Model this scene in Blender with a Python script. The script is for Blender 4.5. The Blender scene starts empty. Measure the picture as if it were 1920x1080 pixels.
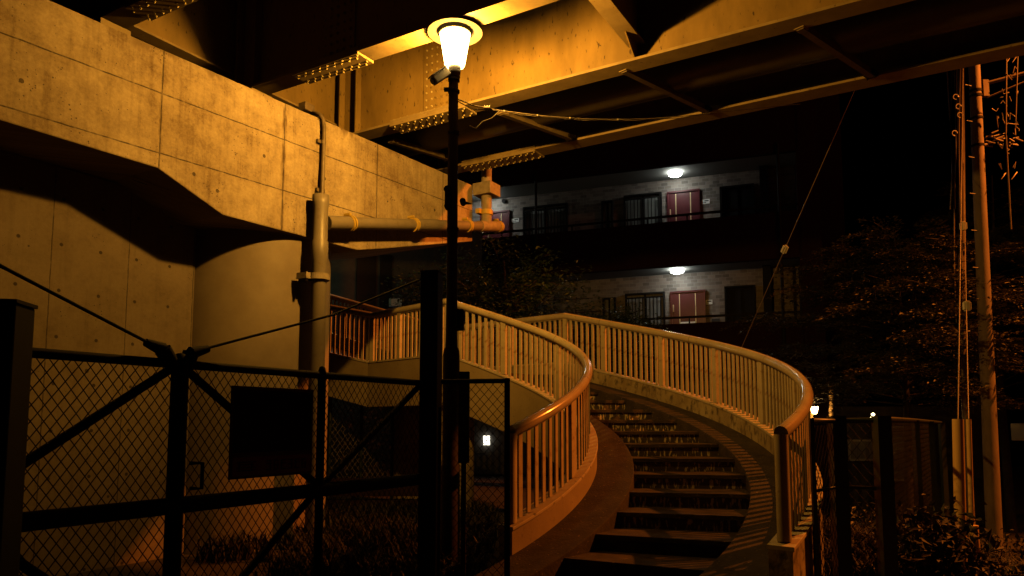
import bpy, math, random
from mathutils import Vector, Matrix
rad = math.radians
C = bpy.context.scene.collection
random.seed(7)
V = Vector
# ------------------------------------------------------------------ camera
TH, FPX, CYP = rad(5.272), 1372.85, 667.2
cd = bpy.data.cameras.new("camera"); cam = bpy.data.objects.new("camera", cd); C.objects.link(cam)
cd.sensor_width = 36; cd.lens = FPX/1920*36; cd.shift_y = (CYP-540)/1920
cd.clip_start = .05; cd.clip_end = 600
cam.location = (0, 0, 0); cam.rotation_euler = (rad(90)+TH, 0, 0)
bpy.context.scene.camera = cam
# ------------------------------------------------------------------ night sky
w_ = bpy.data.worlds.new("World"); bpy.context.scene.world = w_; w_.use_nodes = True
nt = w_.node_tree; bg = nt.nodes['Background']
sk = nt.nodes.new('ShaderNodeTexSky'); sk.sky_type = 'NISHITA'; sk.sun_disc = False
sk.sun_elevation = rad(-6); sk.sun_rotation = rad(200)
nt.links.new(sk.outputs[0], bg.inputs[0]); bg.inputs[1].default_value = 0.004
sc = bpy.context.scene
sc.render.engine = 'CYCLES'
sc.view_settings.view_transform = 'Standard'; sc.view_settings.look = 'None'
sc.view_settings.exposure = 0; sc.view_settings.gamma = 1
sc.cycles.diffuse_bounces = 1; sc.cycles.sample_clamp_indirect = 0.028; sc.cycles.transparent_max_bounces = 16
MAIN_COL = (1.0, .45, .05); MAIN_POW = 720
SIDE_COL = (1.0, .22, .018); SIDE_POW = 11000
# ------------------------------------------------------------------ view helpers: where a line of sight meets a real plane
def ray(px, py):
    a = (px-960)/FPX; b = (CYP-py)/FPX
    r = V((a, math.cos(TH)-b*math.sin(TH), math.sin(TH)+b*math.cos(TH))); return r/r.y
def atY(px, py, Y): return ray(px, py)*Y
def atZ(px, py, z): r = ray(px, py); return r*(z/r.z)
def onV(px, py, P0, n): r = ray(px, py); return r*((P0.dot(n))/(r.dot(n)))
U_ = V((.50608537, .86248339, 0)); W_ = V((-.86248339, .50608537, 0)); F0 = V((-2.52178881, 8.4, 0)); Z_ = V((0, 0, 1))
def B(a, b, z): return F0+U_*a+W_*b+Z_*z          # bridge frame: along pier, along girders, up
GZ = -1.41
def ground_z(x, y):
    t = max(0, min(1, (x-3.2)/4.5)); t = t*t*(3-2*t)
    u = max(0, min(1, (y-3)/9)); u = u*u*(3-2*u)
    return GZ - 1.0*t*u
# ------------------------------------------------------------------ mesh builder
class MB:
    def __init__(s): s.v = []; s.f = []; s.sm = []
    def add(s, vs, fs, smooth=False):
        o = len(s.v); s.v += [V(q) for q in vs]
        for f in fs: s.f.append([i+o for i in f]); s.sm.append(smooth)
        return s
    def box(s, c, sx, sy, sz, rz=0, ax=None):
        c = V(c)
        if ax is None: ax = (V((math.cos(rz), math.sin(rz), 0)), V((-math.sin(rz), math.cos(rz), 0)), Z_)
        vs = [c+ax[0]*(i*sx/2)+ax[1]*(j*sy/2)+ax[2]*(k*sz/2) for k in (-1, 1) for j in (-1, 1) for i in (-1, 1)]
        return s.add(vs, [(0, 2, 3, 1), (4, 5, 7, 6), (0, 1, 5, 4), (2, 6, 7, 3), (0, 4, 6, 2), (1, 3, 7, 5)])
    def prism(s, pts, ext):
        n = len(pts); ext = V(ext); vs = [V(p) for p in pts]+[V(p)+ext for p in pts]
        return s.add(vs, [tuple(range(n))[::-1], tuple(range(n, 2*n))]+[(i, (i+1) % n, (i+1) % n+n, i+n) for i in range(n)])
    def tube(s, path, r, n=12, caps=True, smooth=True, fix=None):
        path = [V(p) for p in path]; m = len(path); rs = r if isinstance(r, (list, tuple)) else [r]*m
        vs = []; px = None
        for i, p in enumerate(path):
            d = (path[min(i+1, m-1)]-path[max(i-1, 0)]).normalized()
            if px is None:
                px = d.cross(Z_) if abs(d.z) < .95 else d.cross(V((1, 0, 0)))
            px = (px-d*px.dot(d)).normalized(); py = d.cross(px)
            for k in range(n):
                a = 2*math.pi*k/n; vs.append(p+(px*math.cos(a)+py*math.sin(a))*rs[i])
        fs = [(i*n+k, i*n+(k+1) % n, (i+1)*n+(k+1) % n, (i+1)*n+k) for i in range(m-1) for k in range(n)]
        s.add(vs, fs, smooth)
        if caps: s.add([vs[k] for k in range(n)], [tuple(range(n))[::-1]]); s.add(vs[-n:], [tuple(range(n))])
        return s
    def lathe(s, c, prof, n=32, smooth=True):
        c = V(c); vs = []
        for r, z in prof:
            for k in range(n):
                a = 2*math.pi*k/n; vs.append(c+V((r*math.cos(a), r*math.sin(a), z)))
        fs = [(i*n+k, i*n+(k+1) % n, (i+1)*n+(k+1) % n, (i+1)*n+k) for i in range(len(prof)-1) for k in range(n)]
        return s.add(vs, fs, smooth)
    def bolt(s, p, d, r=.016, h=.016):
        p = V(p); d = V(d).normalized(); x = d.cross(Z_) if abs(d.z) < .9 else d.cross(V((1, 0, 0))); x.normalize(); y = d.cross(x)
        n = 6; a0 = random.random()
        L = [(r*1.25, 0), (r*1.2, h*.3), (r*.85, h*.35), (r*.8, h), (r*.45, h*1.05), (r*.4, h*1.2)]
        vs = []
        for rr, hh in L:
            for k in range(n):
                a = a0+2*math.pi*k/n; vs.append(p+(x*math.cos(a)+y*math.sin(a))*rr+d*hh)
        fs = [(i*n+k, i*n+(k+1) % n, (i+1)*n+(k+1) % n, (i+1)*n+k) for i in range(len(L)-1) for k in range(n)]
        fs.append(tuple(range(len(vs)-n, len(vs))))
        return s.add(vs, fs)
    def sweep(s, sections, closed=True, smooth=False):
        n = len(sections[0]); vs = [p for q in sections for p in q]
        fs = [(i*n+k, i*n+(k+1) % n, (i+1)*n+(k+1) % n, (i+1)*n+k) for i in range(len(sections)-1) for k in range(n)]
        s.add(vs, fs, smooth)
        s.add(sections[0], [tuple(range(n))]); s.add(sections[-1], [tuple(range(n))[::-1]])
        return s
    def build(s, name, mat, parent=None, uv=None, fixn=True, bevel=0):
        org = ORG.get(parent.as_pointer(), V((0, 0, 0))) if parent else V((0, 0, 0))
        me = bpy.data.meshes.new(name); me.from_pydata([tuple(p-org) for p in s.v], [], s.f); me.validate()
        if fixn:
            import bmesh
            bm = bmesh.new(); bm.from_mesh(me); bmesh.ops.recalc_face_normals(bm, faces=bm.faces); bm.to_mesh(me); bm.free()
        if len(me.polygons) == len(s.sm): me.polygons.foreach_set('use_smooth', s.sm)
        if uv:
            L = me.uv_layers.new(name='uv')
            for l in me.loops: L.data[l.index].uv = uv(me.vertices[l.vertex_index].co+org)
        me.materials.append(mat)
        o = bpy.data.objects.new(name, me); C.objects.link(o)
        if parent: o.parent = parent; ORG[o.as_pointer()] = org
        if bevel:
            b = o.modifiers.new('bevel', 'BEVEL'); b.width = bevel; b.segments = 2; b.limit_method = 'ANGLE'
        return o
ORG = {}
def tag(o, label=None, cat=None, group=None, kind=None):
    if label: o['label'] = label
    if cat: o['category'] = cat
    if group: o['group'] = group
    if kind: o['kind'] = kind
    return o
def thing(name, loc, label, cat, group=None):
    o = bpy.data.objects.new(name, None); o.location = loc; o.empty_display_size = .2; C.objects.link(o); ORG[o.as_pointer()] = V(loc)
    return tag(o, label, cat, group)
# ------------------------------------------------------------------ materials
def mat(name, c1, c2=None, rough=.6, metal=0, scale=6, bump=0, bscale=60, spec=.5, stops=(.35, .65), emit=None, estr=0, stretch=(1, 1, 1), c3=None, s3=30, t3=(.62, .7), coat=0):
    m = bpy.data.materials.new(name); m.use_nodes = True; t = m.node_tree; N = t.nodes; p = N['Principled BSDF']; K = t.links.new
    p.inputs['Roughness'].default_value = rough; p.inputs['Metallic'].default_value = metal
    p.inputs['Specular IOR Level'].default_value = spec
    if coat: p.inputs['Coat Weight'].default_value = coat; p.inputs['Coat Roughness'].default_value = .12
    tc = N.new('ShaderNodeTexCoord'); mp = N.new('ShaderNodeMapping'); mp.inputs['Scale'].default_value = stretch
    K(tc.outputs['Object'], mp.inputs[0])
    col = None
    if c2:
        n = N.new('ShaderNodeTexNoise'); n.inputs['Scale'].default_value = scale; n.inputs['Detail'].default_value = 6; n.inputs['Roughness'].default_value = .62
        K(mp.outputs[0], n.inputs['Vector'])
        r = N.new('ShaderNodeValToRGB'); r.color_ramp.elements[0].position = stops[0]; r.color_ramp.elements[1].position = stops[1]
        r.color_ramp.elements[0].color = (*c1, 1); r.color_ramp.elements[1].color = (*c2, 1)
        K(n.outputs[0], r.inputs[0]); col = r.outputs[0]
        if c3:
            n3 = N.new('ShaderNodeTexNoise'); n3.inputs['Scale'].default_value = s3; n3.inputs['Detail'].default_value = 4; K(mp.outputs[0], n3.inputs['Vector'])
            r3 = N.new('ShaderNodeMapRange'); r3.inputs[1].default_value = t3[0]; r3.inputs[2].default_value = t3[1]; K(n3.outputs[0], r3.inputs[0])
            mx = N.new('ShaderNodeMix'); mx.data_type = 'RGBA'; K(r3.outputs[0], mx.inputs[0]); K(col, mx.inputs[6]); mx.inputs[7].default_value = (*c3, 1); col = mx.outputs[2]
        K(col, p.inputs['Base Color'])
    else: p.inputs['Base Color'].default_value = (*c1, 1)
    if bump:
        nb = N.new('ShaderNodeTexNoise'); nb.inputs['Scale'].default_value = bscale; nb.inputs['Detail'].default_value = 5; K(mp.outputs[0], nb.inputs['Vector'])
        b = N.new('ShaderNodeBump'); b.inputs['Strength'].default_value = bump; b.inputs['Distance'].default_value = .01; K(nb.outputs[0], b.inputs['Height']); K(b.outputs[0], p.inputs['Normal'])
    if emit:
        p.inputs['Emission Color'].default_value = (*emit, 1); p.inputs['Emission Strength'].default_value = estr
    return m
def concrete(name, base=(.40, .37, .31), dark=(.20, .165, .11), useams=(), vseams=(), slope=0.0, holes=None, streak=(), lw=.006, bug=1.15, topstain=None):
    """cast concrete: UV is metres on the face (u along, v up); real board joints, tie holes, bug holes, run-down stains"""
    m = bpy.data.materials.new(name); m.use_nodes = True; t = m.node_tree; N = t.nodes; p = N['Principled BSDF']; K = t.links.new
    p.inputs['Roughness'].default_value = .85; p.inputs['Specular IOR Level'].default_value = .25
    uvn = N.new('ShaderNodeUVMap'); sep = N.new('ShaderNodeSeparateXYZ'); K(uvn.outputs[0], sep.inputs[0])
    def mth(op, a, b=None, c=None):
        n = N.new('ShaderNodeMath'); n.operation = op
        for i, x in enumerate((a, b, c)):
            if x is None: continue
            if isinstance(x, (int, float)): n.inputs[i].default_value = x
            else: K(x, n.inputs[i])
        return n.outputs[0]
    def noise(scale, detail=5, st=(1, 1, 1), ro=.6, w=0):
        mp = N.new('ShaderNodeMapping'); mp.inputs['Scale'].default_value = st; mp.inputs['Location'].default_value = (w, w*.7, 0); K(uvn.outputs[0], mp.inputs[0])
        n = N.new('ShaderNodeTexNoise'); n.inputs['Scale'].default_value = scale; n.inputs['Detail'].default_value = detail; n.inputs['Roughness'].default_value = ro; K(mp.outputs[0], n.inputs[0]); return n.outputs[0]
    def rng(x, a, b, c=0, d=1):
        n = N.new('ShaderNodeMapRange'); n.inputs[1].default_value = a; n.inputs[2].default_value = b; n.inputs[3].default_value = c; n.inputs[4].default_value = d; K(x, n.inputs[0]); return n.outputs[0]
    u = sep.outputs[0]; v0 = sep.outputs[1]; v = mth('SUBTRACT', v0, mth('MULTIPLY', u, slope))
    wob = mth('MULTIPLY', mth('SUBTRACT', noise(9, 3), .5), .012)
    big = mth('ADD', mth('MULTIPLY', rng(noise(.9, 7, ro=.62), .38, .66), .7), mth('MULTIPLY', rng(noise(4.5, 7, ro=.72, w=2), .45, .7), .5)); fine = rng(noise(30, 9, ro=.8), .35, .75); st = rng(noise(4, 5, (3.6, .22, 1), w=3), .50, .74)
    dirt = mth('ADD', mth('ADD', mth('MULTIPLY', big, .58), mth('MULTIPLY', fine, .42)), mth('MULTIPLY', st, .26))
    mask = None
    def acc(x):
        nonlocal mask
        mask = x if mask is None else mth('MAXIMUM', mask, x)
    ln = lambda x, c, wd: rng(mth('ABSOLUTE', mth('SUBTRACT', mth('ADD', x, wob), c)), wd*.6, wd*1.5, 1, 0)
    brk = rng(noise(11, 6, w=9), .36, .52, .45, 1)
    for c in vseams: acc(mth('MULTIPLY', ln(v, c, lw), brk))
    for c in useams: acc(mth('MULTIPLY', ln(u, c, lw*1.1), brk))
    # bug holes, clustered
    vo = N.new('ShaderNodeTexVoronoi'); vo.inputs['Scale'].default_value = 25; K(uvn.outputs[0], vo.inputs['Vector'])
    sz = mth('MULTIPLY', rng(noise(2.3, 3, w=5), .42, .70), .21*bug)
    acc(mth('MULTIPLY', mth('LESS_THAN', vo.outputs['Distance'], sz), .85))
    vo2 = N.new('ShaderNodeTexVoronoi'); vo2.inputs['Scale'].default_value = 3.1; K(uvn.outputs[0], vo2.inputs['Vector'])
    acc(mth('MULTIPLY', mth('LESS_THAN', vo2.outputs['Distance'], .065), .9))
    if holes:
        hu, hv, ou, ov, hr = holes
        fu = mth('MULTIPLY', mth('SUBTRACT', mth('FRACT', mth('DIVIDE', mth('SUBTRACT', u, ou), hu)), .5), hu)
        fv = mth('MULTIPLY', mth('SUBTRACT', mth('FRACT', mth('DIVIDE', mth('SUBTRACT', v, ov), hv)), .5), hv)
        dd = mth('SQRT', mth('ADD', mth('MULTIPLY', fu, fu), mth('MULTIPLY', fv, fv)))
        acc(rng(dd, hr*.75, hr*1.1, 1, 0))
    stain = mth('MULTIPLY', dirt, 1)
    if topstain:
        dep = rng(noise(6, 5, (1.5, .2, 1), w=12), .35, .7, .03, .30)
        ts = mth('MULTIPLY', rng(mth('DIVIDE', mth('SUBTRACT', topstain, v), dep), .3, 1.0, .75, 0), rng(noise(1.1, 4, (1, .4, 1), w=15), .42, .58))
        stain = mth('MAXIMUM', stain, ts)
    for c, wd, k in streak:
        s_ = mth('MULTIPLY', rng(mth('ABSOLUTE', mth('SUBTRACT', mth('ADD', u, mth('MULTIPLY', wob, 3)), c)), wd*.4, wd, k, 0), rng(noise(7, 5, (1, .3, 1), w=c), .3, .6))
        stain = mth('MAXIMUM', stain, s_)
    mx = N.new('ShaderNodeMix'); mx.data_type = 'RGBA'; K(stain, mx.inputs[0]); mx.inputs[6].default_value = (*base, 1); mx.inputs[7].default_value = (*dark, 1)
    m2 = N.new('ShaderNodeMix'); m2.data_type = 'RGBA'; K(mth('MULTIPLY', mask, .85), m2.inputs[0]); K(mx.outputs[2], m2.inputs[6]); m2.inputs[7].default_value = (.035, .025, .015, 1)
    # pale nicks
    wn = rng(noise(34, 3, (1.6, .5, 1), w=7), .745, .77, 0, .6)
    m3 = N.new('ShaderNodeMix'); m3.data_type = 'RGBA'; K(wn, m3.inputs[0]); K(m2.outputs[2], m3.inputs[6]); m3.inputs[7].default_value = (.62, .6, .52, 1)
    K(m3.outputs[2], p.inputs['Base Color'])
    h = mth('SUBTRACT', mth('MULTIPLY', noise(70, 6), .35), mask)
    b = N.new('ShaderNodeBump'); b.inputs['Strength'].default_value = .5; b.inputs['Distance'].default_value = .006; K(h, b.inputs['Height']); K(b.outputs[0], p.inputs['Normal'])
    return m
M = {}
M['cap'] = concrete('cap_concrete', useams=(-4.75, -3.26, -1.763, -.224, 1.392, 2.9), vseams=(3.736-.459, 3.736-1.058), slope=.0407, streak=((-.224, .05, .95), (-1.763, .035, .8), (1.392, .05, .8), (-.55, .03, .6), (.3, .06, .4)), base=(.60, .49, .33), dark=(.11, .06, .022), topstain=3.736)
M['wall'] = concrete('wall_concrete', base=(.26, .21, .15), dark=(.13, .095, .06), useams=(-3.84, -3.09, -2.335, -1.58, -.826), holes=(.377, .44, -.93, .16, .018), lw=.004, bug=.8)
M['colm'] = mat('column_paint', (.27, .215, .155), (.32, .26, .19), rough=.55, scale=5, bump=.12, bscale=90)
M['girder'] = mat('girder_paint', (.19, .125, .035), (.30, .20, .06), rough=.62, scale=3, c3=(.06, .035, .012), s3=30, t3=(.64, .70), bump=.1, bscale=30, stretch=(1, 1, .35))
M['girder2'] = mat('girder_flange_paint', (.24, .175, .08), (.34, .255, .12), rough=.5, scale=4, c3=(.13, .08, .04), s3=20, t3=(.66, .72), bump=.1)
M['strut'] = mat('strut_paint', (.10, .075, .04), (.16, .12, .065), rough=.6, scale=6)
M['bolts'] = mat('bolt_paint', (.42, .33, .14), (.55, .45, .22), rough=.4, scale=20)
M['deck'] = mat('deck_concrete', (.07, .065, .06), (.1, .095, .085), rough=.9, scale=3)
M['trough'] = mat('trough_steel', (.035, .028, .016), (.055, .045, .025), rough=.32, scale=2)
M['pvc'] = mat('grey_pvc', (.21, .18, .145), (.27, .23, .185), rough=.42, scale=3, c3=(.2, .15, .1), s3=10, t3=(.6, .75))
M['rpipe'] = mat('rough_pipe', (.28, .23, .17), (.42, .35, .27), rough=.7, scale=14, bump=.2)
M['band'] = mat('yellow_band', (.62, .42, .08), rough=.45)
M['conduit'] = mat('conduit', (.12, .09, .06), (.2, .15, .1), rough=.45, scale=9)
M['black'] = mat('dark_painted_steel', (.005, .003, .0025), (.008, .005, .004), rough=.75, scale=8, spec=.12)
M['brown'] = mat('brown_painted_steel', (.014, .005, .0035), (.022, .009, .006), rough=.6, scale=6, spec=.25)
M['wire'] = mat('fence_wire', (.006, .005, .004), rough=.7, spec=.2)
M['gwire'] = mat('green_fence_steel', (.012, .02, .014), (.02, .03, .02), rough=.45, scale=9)
M['hat'] = mat('lamp_hat_metal', (.28, .26, .22), rough=.5)
M['rail'] = mat('rail_cream_paint', (.50, .42, .29), (.60, .51, .36), rough=.20, scale=5, c3=(.22, .12, .05), s3=16, t3=(.66, .78), coat=.6, bump=.05, bscale=25)
M['bar'] = mat('baluster_cream_paint', (.48, .40, .26), (.58, .49, .33), rough=.38, scale=7, c3=(.26, .12, .04), s3=9, t3=(.55, .70))
M['curb'] = mat('curb_painted_concrete', (.24, .18, .09), (.40, .33, .20), rough=.75, scale=3.5, stretch=(1.2, 1.2, .8), c3=(.10, .078, .035), s3=12, t3=(.5, .66), bump=.25, bscale=40)
M['curb2'] = mat('curb_smooth_paint', (.27, .21, .12), (.36, .29, .175), rough=.6, scale=1.6, c3=(.2, .15, .08), s3=22, t3=(.6, .8), bump=.15, bscale=50)
M['coping'] = mat('curb_coping', (.45, .38, .26), (.55, .47, .34), rough=.6, scale=8, c3=(.12, .09, .05), s3=14, t3=(.6, .72))
M['ramp'] = mat('ramp_concrete', (.016, .012, .009), (.042, .031, .022), rough=.85, scale=5, bump=.6, bscale=45, c3=(.14, .11, .075), s3=38, t3=(.64, .72))
M['tread'] = mat('tread_concrete', (.014, .010, .007), (.055, .040, .027), rough=.8, scale=5, bump=.6, bscale=50, c3=(.13, .10, .065), s3=26, t3=(.62, .72))
M['lime'] = mat('lime_streaked_riser', (.035, .027, .018), (.06, .045, .03), rough=.7, scale=6, c3=(.62, .52, .34), s3=13, t3=(.54, .62), stretch=(3, 3, .8))
M['soffit'] = mat('stair_soffit', (.16, .13, .08), (.22, .18, .11), rough=.8, scale=4)
M['ground'] = mat('ground_soil', (.022, .017, .010), (.05, .038, .022), rough=.95, scale=3, bump=.8, bscale=25)
M['path'] = mat('path_asphalt', (.03, .027, .023), (.055, .048, .04), rough=.85, scale=30, bump=.5, bscale=90)
M['pole'] = mat('pole_concrete', (.15, .12, .10), (.24, .19, .155), rough=.8, scale=6, bump=.2, stretch=(1, 1, .3))
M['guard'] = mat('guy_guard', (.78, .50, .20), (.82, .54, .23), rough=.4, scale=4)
M['porc'] = mat('porcelain', (.75, .72, .66), rough=.2)
M['camw'] = mat('camera_housing', (.78, .72, .55), rough=.4)
M['glassd'] = mat('dark_glass', (.01, .012, .012), rough=.1)
M['leaf'] = mat('leaf_dark', (.03, .055, .016), (.07, .115, .03), rough=.5, scale=3)
M['leaf2'] = mat('leaf_right', (.026, .034, .012), (.075, .064, .024), rough=.5, scale=2)
M['bark'] = mat('bark', (.012, .009, .006), (.025, .018, .012), rough=.9, scale=14, bump=.6)
M['weed'] = mat('weed_blades', (.016, .014, .006), (.04, .032, .013), rough=.7, scale=3)
M['sign'] = mat('sign_board', (.06, .02, .014), (.08, .026, .018), rough=.7, spec=.2, scale=3)
M['signink'] = mat('sign_ink', (.025, .012, .010), rough=.9, spec=.06)
M['signlow'] = mat('sign_red_strip', (.2, .035, .022), rough=.7, spec=.2)
M['para'] = mat('parapet_tile', (.016, .0045, .004), (.024, .007, .006), rough=.8, spec=.1, scale=30)
M['soff'] = mat('corridor_soffit', (.26, .26, .25), rough=.8)
M['door'] = mat('maroon_door', (.085, .014, .019), (.10, .016, .022), rough=.35, scale=4)
M['brass'] = mat('brass_strip', (.65, .52, .28), rough=.4)
M['plate'] = mat('name_plate', (.85, .85, .82), rough=.4)
M['frame'] = mat('window_frame_dark', (.010, .009, .009), rough=.6, spec=.15)
M['curtain'] = mat('window_curtain', (.16, .17, .16), (.3, .31, .3), rough=.8, scale=4, stretch=(6, 6, .2))
M['house'] = mat('house_wall', (.035, .032, .03), (.055, .05, .045), rough=.8, scale=8)
M['whitew'] = mat('white_box', (.5, .5, .46), rough=.6)
def tilemat():
    m = bpy.data.materials.new('corridor_tile'); m.use_nodes = True; t = m.node_tree; N = t.nodes; p = N['Principled BSDF']; K = t.links.new
    u = N.new('ShaderNodeUVMap'); b = N.new('ShaderNodeTexBrick'); K(u.outputs[0], b.inputs[0])
    b.inputs['Color1'].default_value = (.25, .205, .175, 1); b.inputs['Color2'].default_value = (.10, .082, .07, 1); b.inputs['Mortar'].default_value = (.26, .24, .22, 1)
    b.inputs['Scale'].default_value = 1; b.inputs['Brick Width'].default_value = .20; b.inputs['Row Height'].default_value = .10; b.inputs['Mortar Size'].default_value = .005; b.inputs['Bias'].default_value = -.1
    K(b.outputs[0], p.inputs['Base Color']); p.inputs['Roughness'].default_value = .55; return m
M['tile'] = tilemat()
def emis(name, col, s):
    m = bpy.data.materials.new(name); m.use_nodes = True; t = m.node_tree; t.nodes.remove(t.nodes['Principled BSDF'])
    e = t.nodes.new('ShaderNodeEmission'); e.inputs[0].default_value = (*col, 1); e.inputs[1].default_value = s
    t.links.new(e.outputs[0], t.nodes['Material Output'].inputs[0]); return m
def lampglass():
    m = bpy.data.materials.new('lamp_glass_lit'); m.use_nodes = True; t = m.node_tree; t.nodes.remove(t.nodes['Principled BSDF'])
    e = t.nodes.new('ShaderNodeEmission'); e.inputs[0].default_value = (1, .62, .2, 1); e.inputs[1].default_value = 60
    tr_ = t.nodes.new('ShaderNodeBsdfTransparent'); mx = t.nodes.new('ShaderNodeMixShader'); mx.inputs[0].default_value = .25
    t.links.new(tr_.outputs[0], mx.inputs[1]); t.links.new(e.outputs[0], mx.inputs[2]); t.links.new(mx.outputs[0], t.nodes['Material Output'].inputs[0]); return m
M['lampglass'] = lampglass()
M['ceil'] = emis('ceiling_lamp_lit', (.95, 1.0, .90), 27)
M['globe'] = emis('globe_lit', (1.0, .55, .15), 45)
M['winlit'] = emis('window_lit', (1.0, .78, .48), 1.6)
M['winpale'] = emis('window_pale_lit', (.85, .85, .95), .4)
M['spark'] = emis('bulb_lit', (1.0, .75, .35), 6)
M['spark2'] = emis('bulb_white_lit', (1.0, .93, .8), 5)
# ------------------------------------------------------------------ ground
def grid(x0, x1, nx, y0, y1, ny, zf):
    m = MB(); vs = [(x0+(x1-x0)*i/nx, y0+(y1-y0)*j/ny, zf(x0+(x1-x0)*i/nx, y0+(y1-y0)*j/ny)) for j in range(ny+1) for i in range(nx+1)]
    m.add(vs, [(j*(nx+1)+i, j*(nx+1)+i+1, (j+1)*(nx+1)+i+1, (j+1)*(nx+1)+i) for j in range(ny) for i in range(nx)], True); return m
tag(grid(-24, 24, 96, -6, 42, 96, ground_z).build('ground', M['ground']), kind='structure')
far = MB(); 
for (x0, x1, y0, y1) in ((-300, 300, 42, 400), (-300, -24, -60, 42), (24, 300, -60, 42), (-24, 24, -60, -6)):
    far.add([(x0, y0, GZ-1.1 if x0 > 0 else GZ-.02), (x1, y0, GZ-1.1 if x0 > 0 else GZ-.02), (x1, y1, GZ-1.05), (x0, y1, GZ-1.05)], [(0, 1, 2, 3)])
tag(far.build('terrain', M['ground'], fixn=False), kind='structure')
pp = grid(-.6, 3.1, 12, -5.5, 4.9, 20, lambda x, y: ground_z(x, y)+.012)
tag(pp.build('path', M['path']), kind='structure')
# ------------------------------------------------------------------ bridge pier
pier = thing('bridge_pier', B(-.1, .85, GZ), 'board-marked concrete pier with a long haunched cap beam under the steel girders', 'bridge pier')
ztop = lambda s: 3.736+.0407*s
prof = [(-8.0, 2.40), (-3.15, 2.428), (-1.772, 2.455), (-1.017, 2.181), (.16, 2.205), (1.035, 2.229), (1.557, 2.359), (3.72, 2.93)]
capm = MB()
poly = prof+[(3.72, ztop(3.72)-.03)]+[(-8.0, ztop(-8))]
# chamfered lower lip and body
capm.prism([B(s, 0, z) for s, z in poly], W_*2.3)
def uvF(p):
    q = p-F0; s = q.dot(U_); e = q.dot(W_)
    return (s+e*.0, p.z-e*.6) if e < 2.29 else (s+3, p.z)
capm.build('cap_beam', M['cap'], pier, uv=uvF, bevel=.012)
MB().lathe(B(.207, 1.153, 0), [(1.076, GZ-.3), (1.076, 2.26)], 96).build('column', M['colm'], pier)
wm = MB(); 
wc = onV(367, 480, F0+W_*.715, W_); sw = (wc-F0).dot(U_)
wm.prism([B(-8.0, .715, GZ-.3), B(sw, .715, GZ-.3), B(sw, .715, 2.44), B(-8.0, .715, 2.42)], W_*.55)
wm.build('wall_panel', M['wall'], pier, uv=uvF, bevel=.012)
# ------------------------------------------------------------------ girders
_b = MB(); _b.bolt((0, 0, 0), (0, 0, 1), .0125, .013); _o = _b.build('bolt', M['bolts']); bolt_me = _o.data; bpy.data.objects.remove(_o)
_b = MB(); _b.bolt((0, 0, 0), (0, 0, 1), .017, .022); _o = _b.build('bolt', M['girder'], None); boltw_me = _o.data; bpy.data.objects.remove(_o)
BC = {}
def bolts(plate, girder, lst, big=False):
    extra = MB(); k = girder.as_pointer()
    for p, d in lst:
        BC[k] = BC.get(k, 0)+1
        if BC[k] <= 100:
            o = bpy.data.objects.new('bolt', boltw_me if big else bolt_me); C.objects.link(o); o.parent = plate; o.location = V(p)-ORG[plate.as_pointer()]
            o.rotation_mode = 'QUATERNION'; o.rotation_quaternion = V(d).to_track_quat('Z', 'Y')
        else: extra.bolt(p, d, .0125, .013)
    if extra.v: tag(extra.build('bolt_rows', M['bolts'], plate), kind='stuff')
def splice(parent, an, af, z, b0, b1, web_b=None, webz=(4.05, 5.4)):
    n = MB(); t = .028; n.box(B((an+af)/2, (b0+b1)/2, z-t/2-.002), (af-an)+.012, abs(b1-b0), t, ax=(U_, W_, Z_))
    n.box(B(an+.045, (b0+b1)/2, z+.03+t/2+.002), .085, abs(b1-b0), t, ax=(U_, W_, Z_)); n.box(B(af-.045, (b0+b1)/2, z+.03+t/2+.002), .085, abs(b1-b0), t, ax=(U_, W_, Z_))
    o = n.build('splice_plate', M['girder2'], parent, bevel=.003)
    k = []; N_ = int(abs(b1-b0)/.105)
    for i in range(N_):
        b = min(b0, b1)+.05+i*(abs(b1-b0)-.1)/(N_-1)
        for q_, a in enumerate((an+.025, an+.07, af-.07, af-.025)):
            k.append((B(a, b+random.uniform(-.003, .003)+(.03 if q_ in (1, 3) else -.02), z-t-.002), (0, 0, -1)))
        for a in (an+.03, af-.03): k.append((B(a, b, z+.03+t+.002), (0, 0, 1)))
    bolts(o, parent, k)
def webplate(parent, an, af, b0, b1, z0, z1):
    mid = (an+af)/2; n = MB()
    n.box(B(mid-.018, (b0+b1)/2, (z0+z1)/2), .030, abs(b1-b0), z1-z0, ax=(U_, W_, Z_))
    o = n.build('web_splice_plate', M['girder'], parent, bevel=.003); k = []
    nb = int(abs(b1-b0)/.085); nz = int((z1-z0)/.095)
    for i in range(nb):
        for j in range(nz):
            if nb > 4 and i == nb//2 and False: continue
            k.append((B(mid-.033, min(b0, b1)+.05+i*(abs(b1-b0)-.1)/(nb-1), z0+.05+j*(z1-z0-.1)/(nz-1)), -U_))
    bolts(o, parent, k, True)
GIRD = [('G4', -2.20, -1.95, 3.87, 'fourth steel girder, cut by the top left corner of the picture above the concrete pier'),
        ('GU', -.432, -.187, 3.90, 'steel girder straight above the glowing lantern, its flange underside lit bright yellow'),
        ('GM', 1.279, 1.538, 3.93, 'steel girder with the broad golden lit web behind the lamp post'),
        ('GG', 3.171, 3.463, 4.0, 'outermost thin-looking steel girder along the lower edge of the bridge')]
gob = {}
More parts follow.
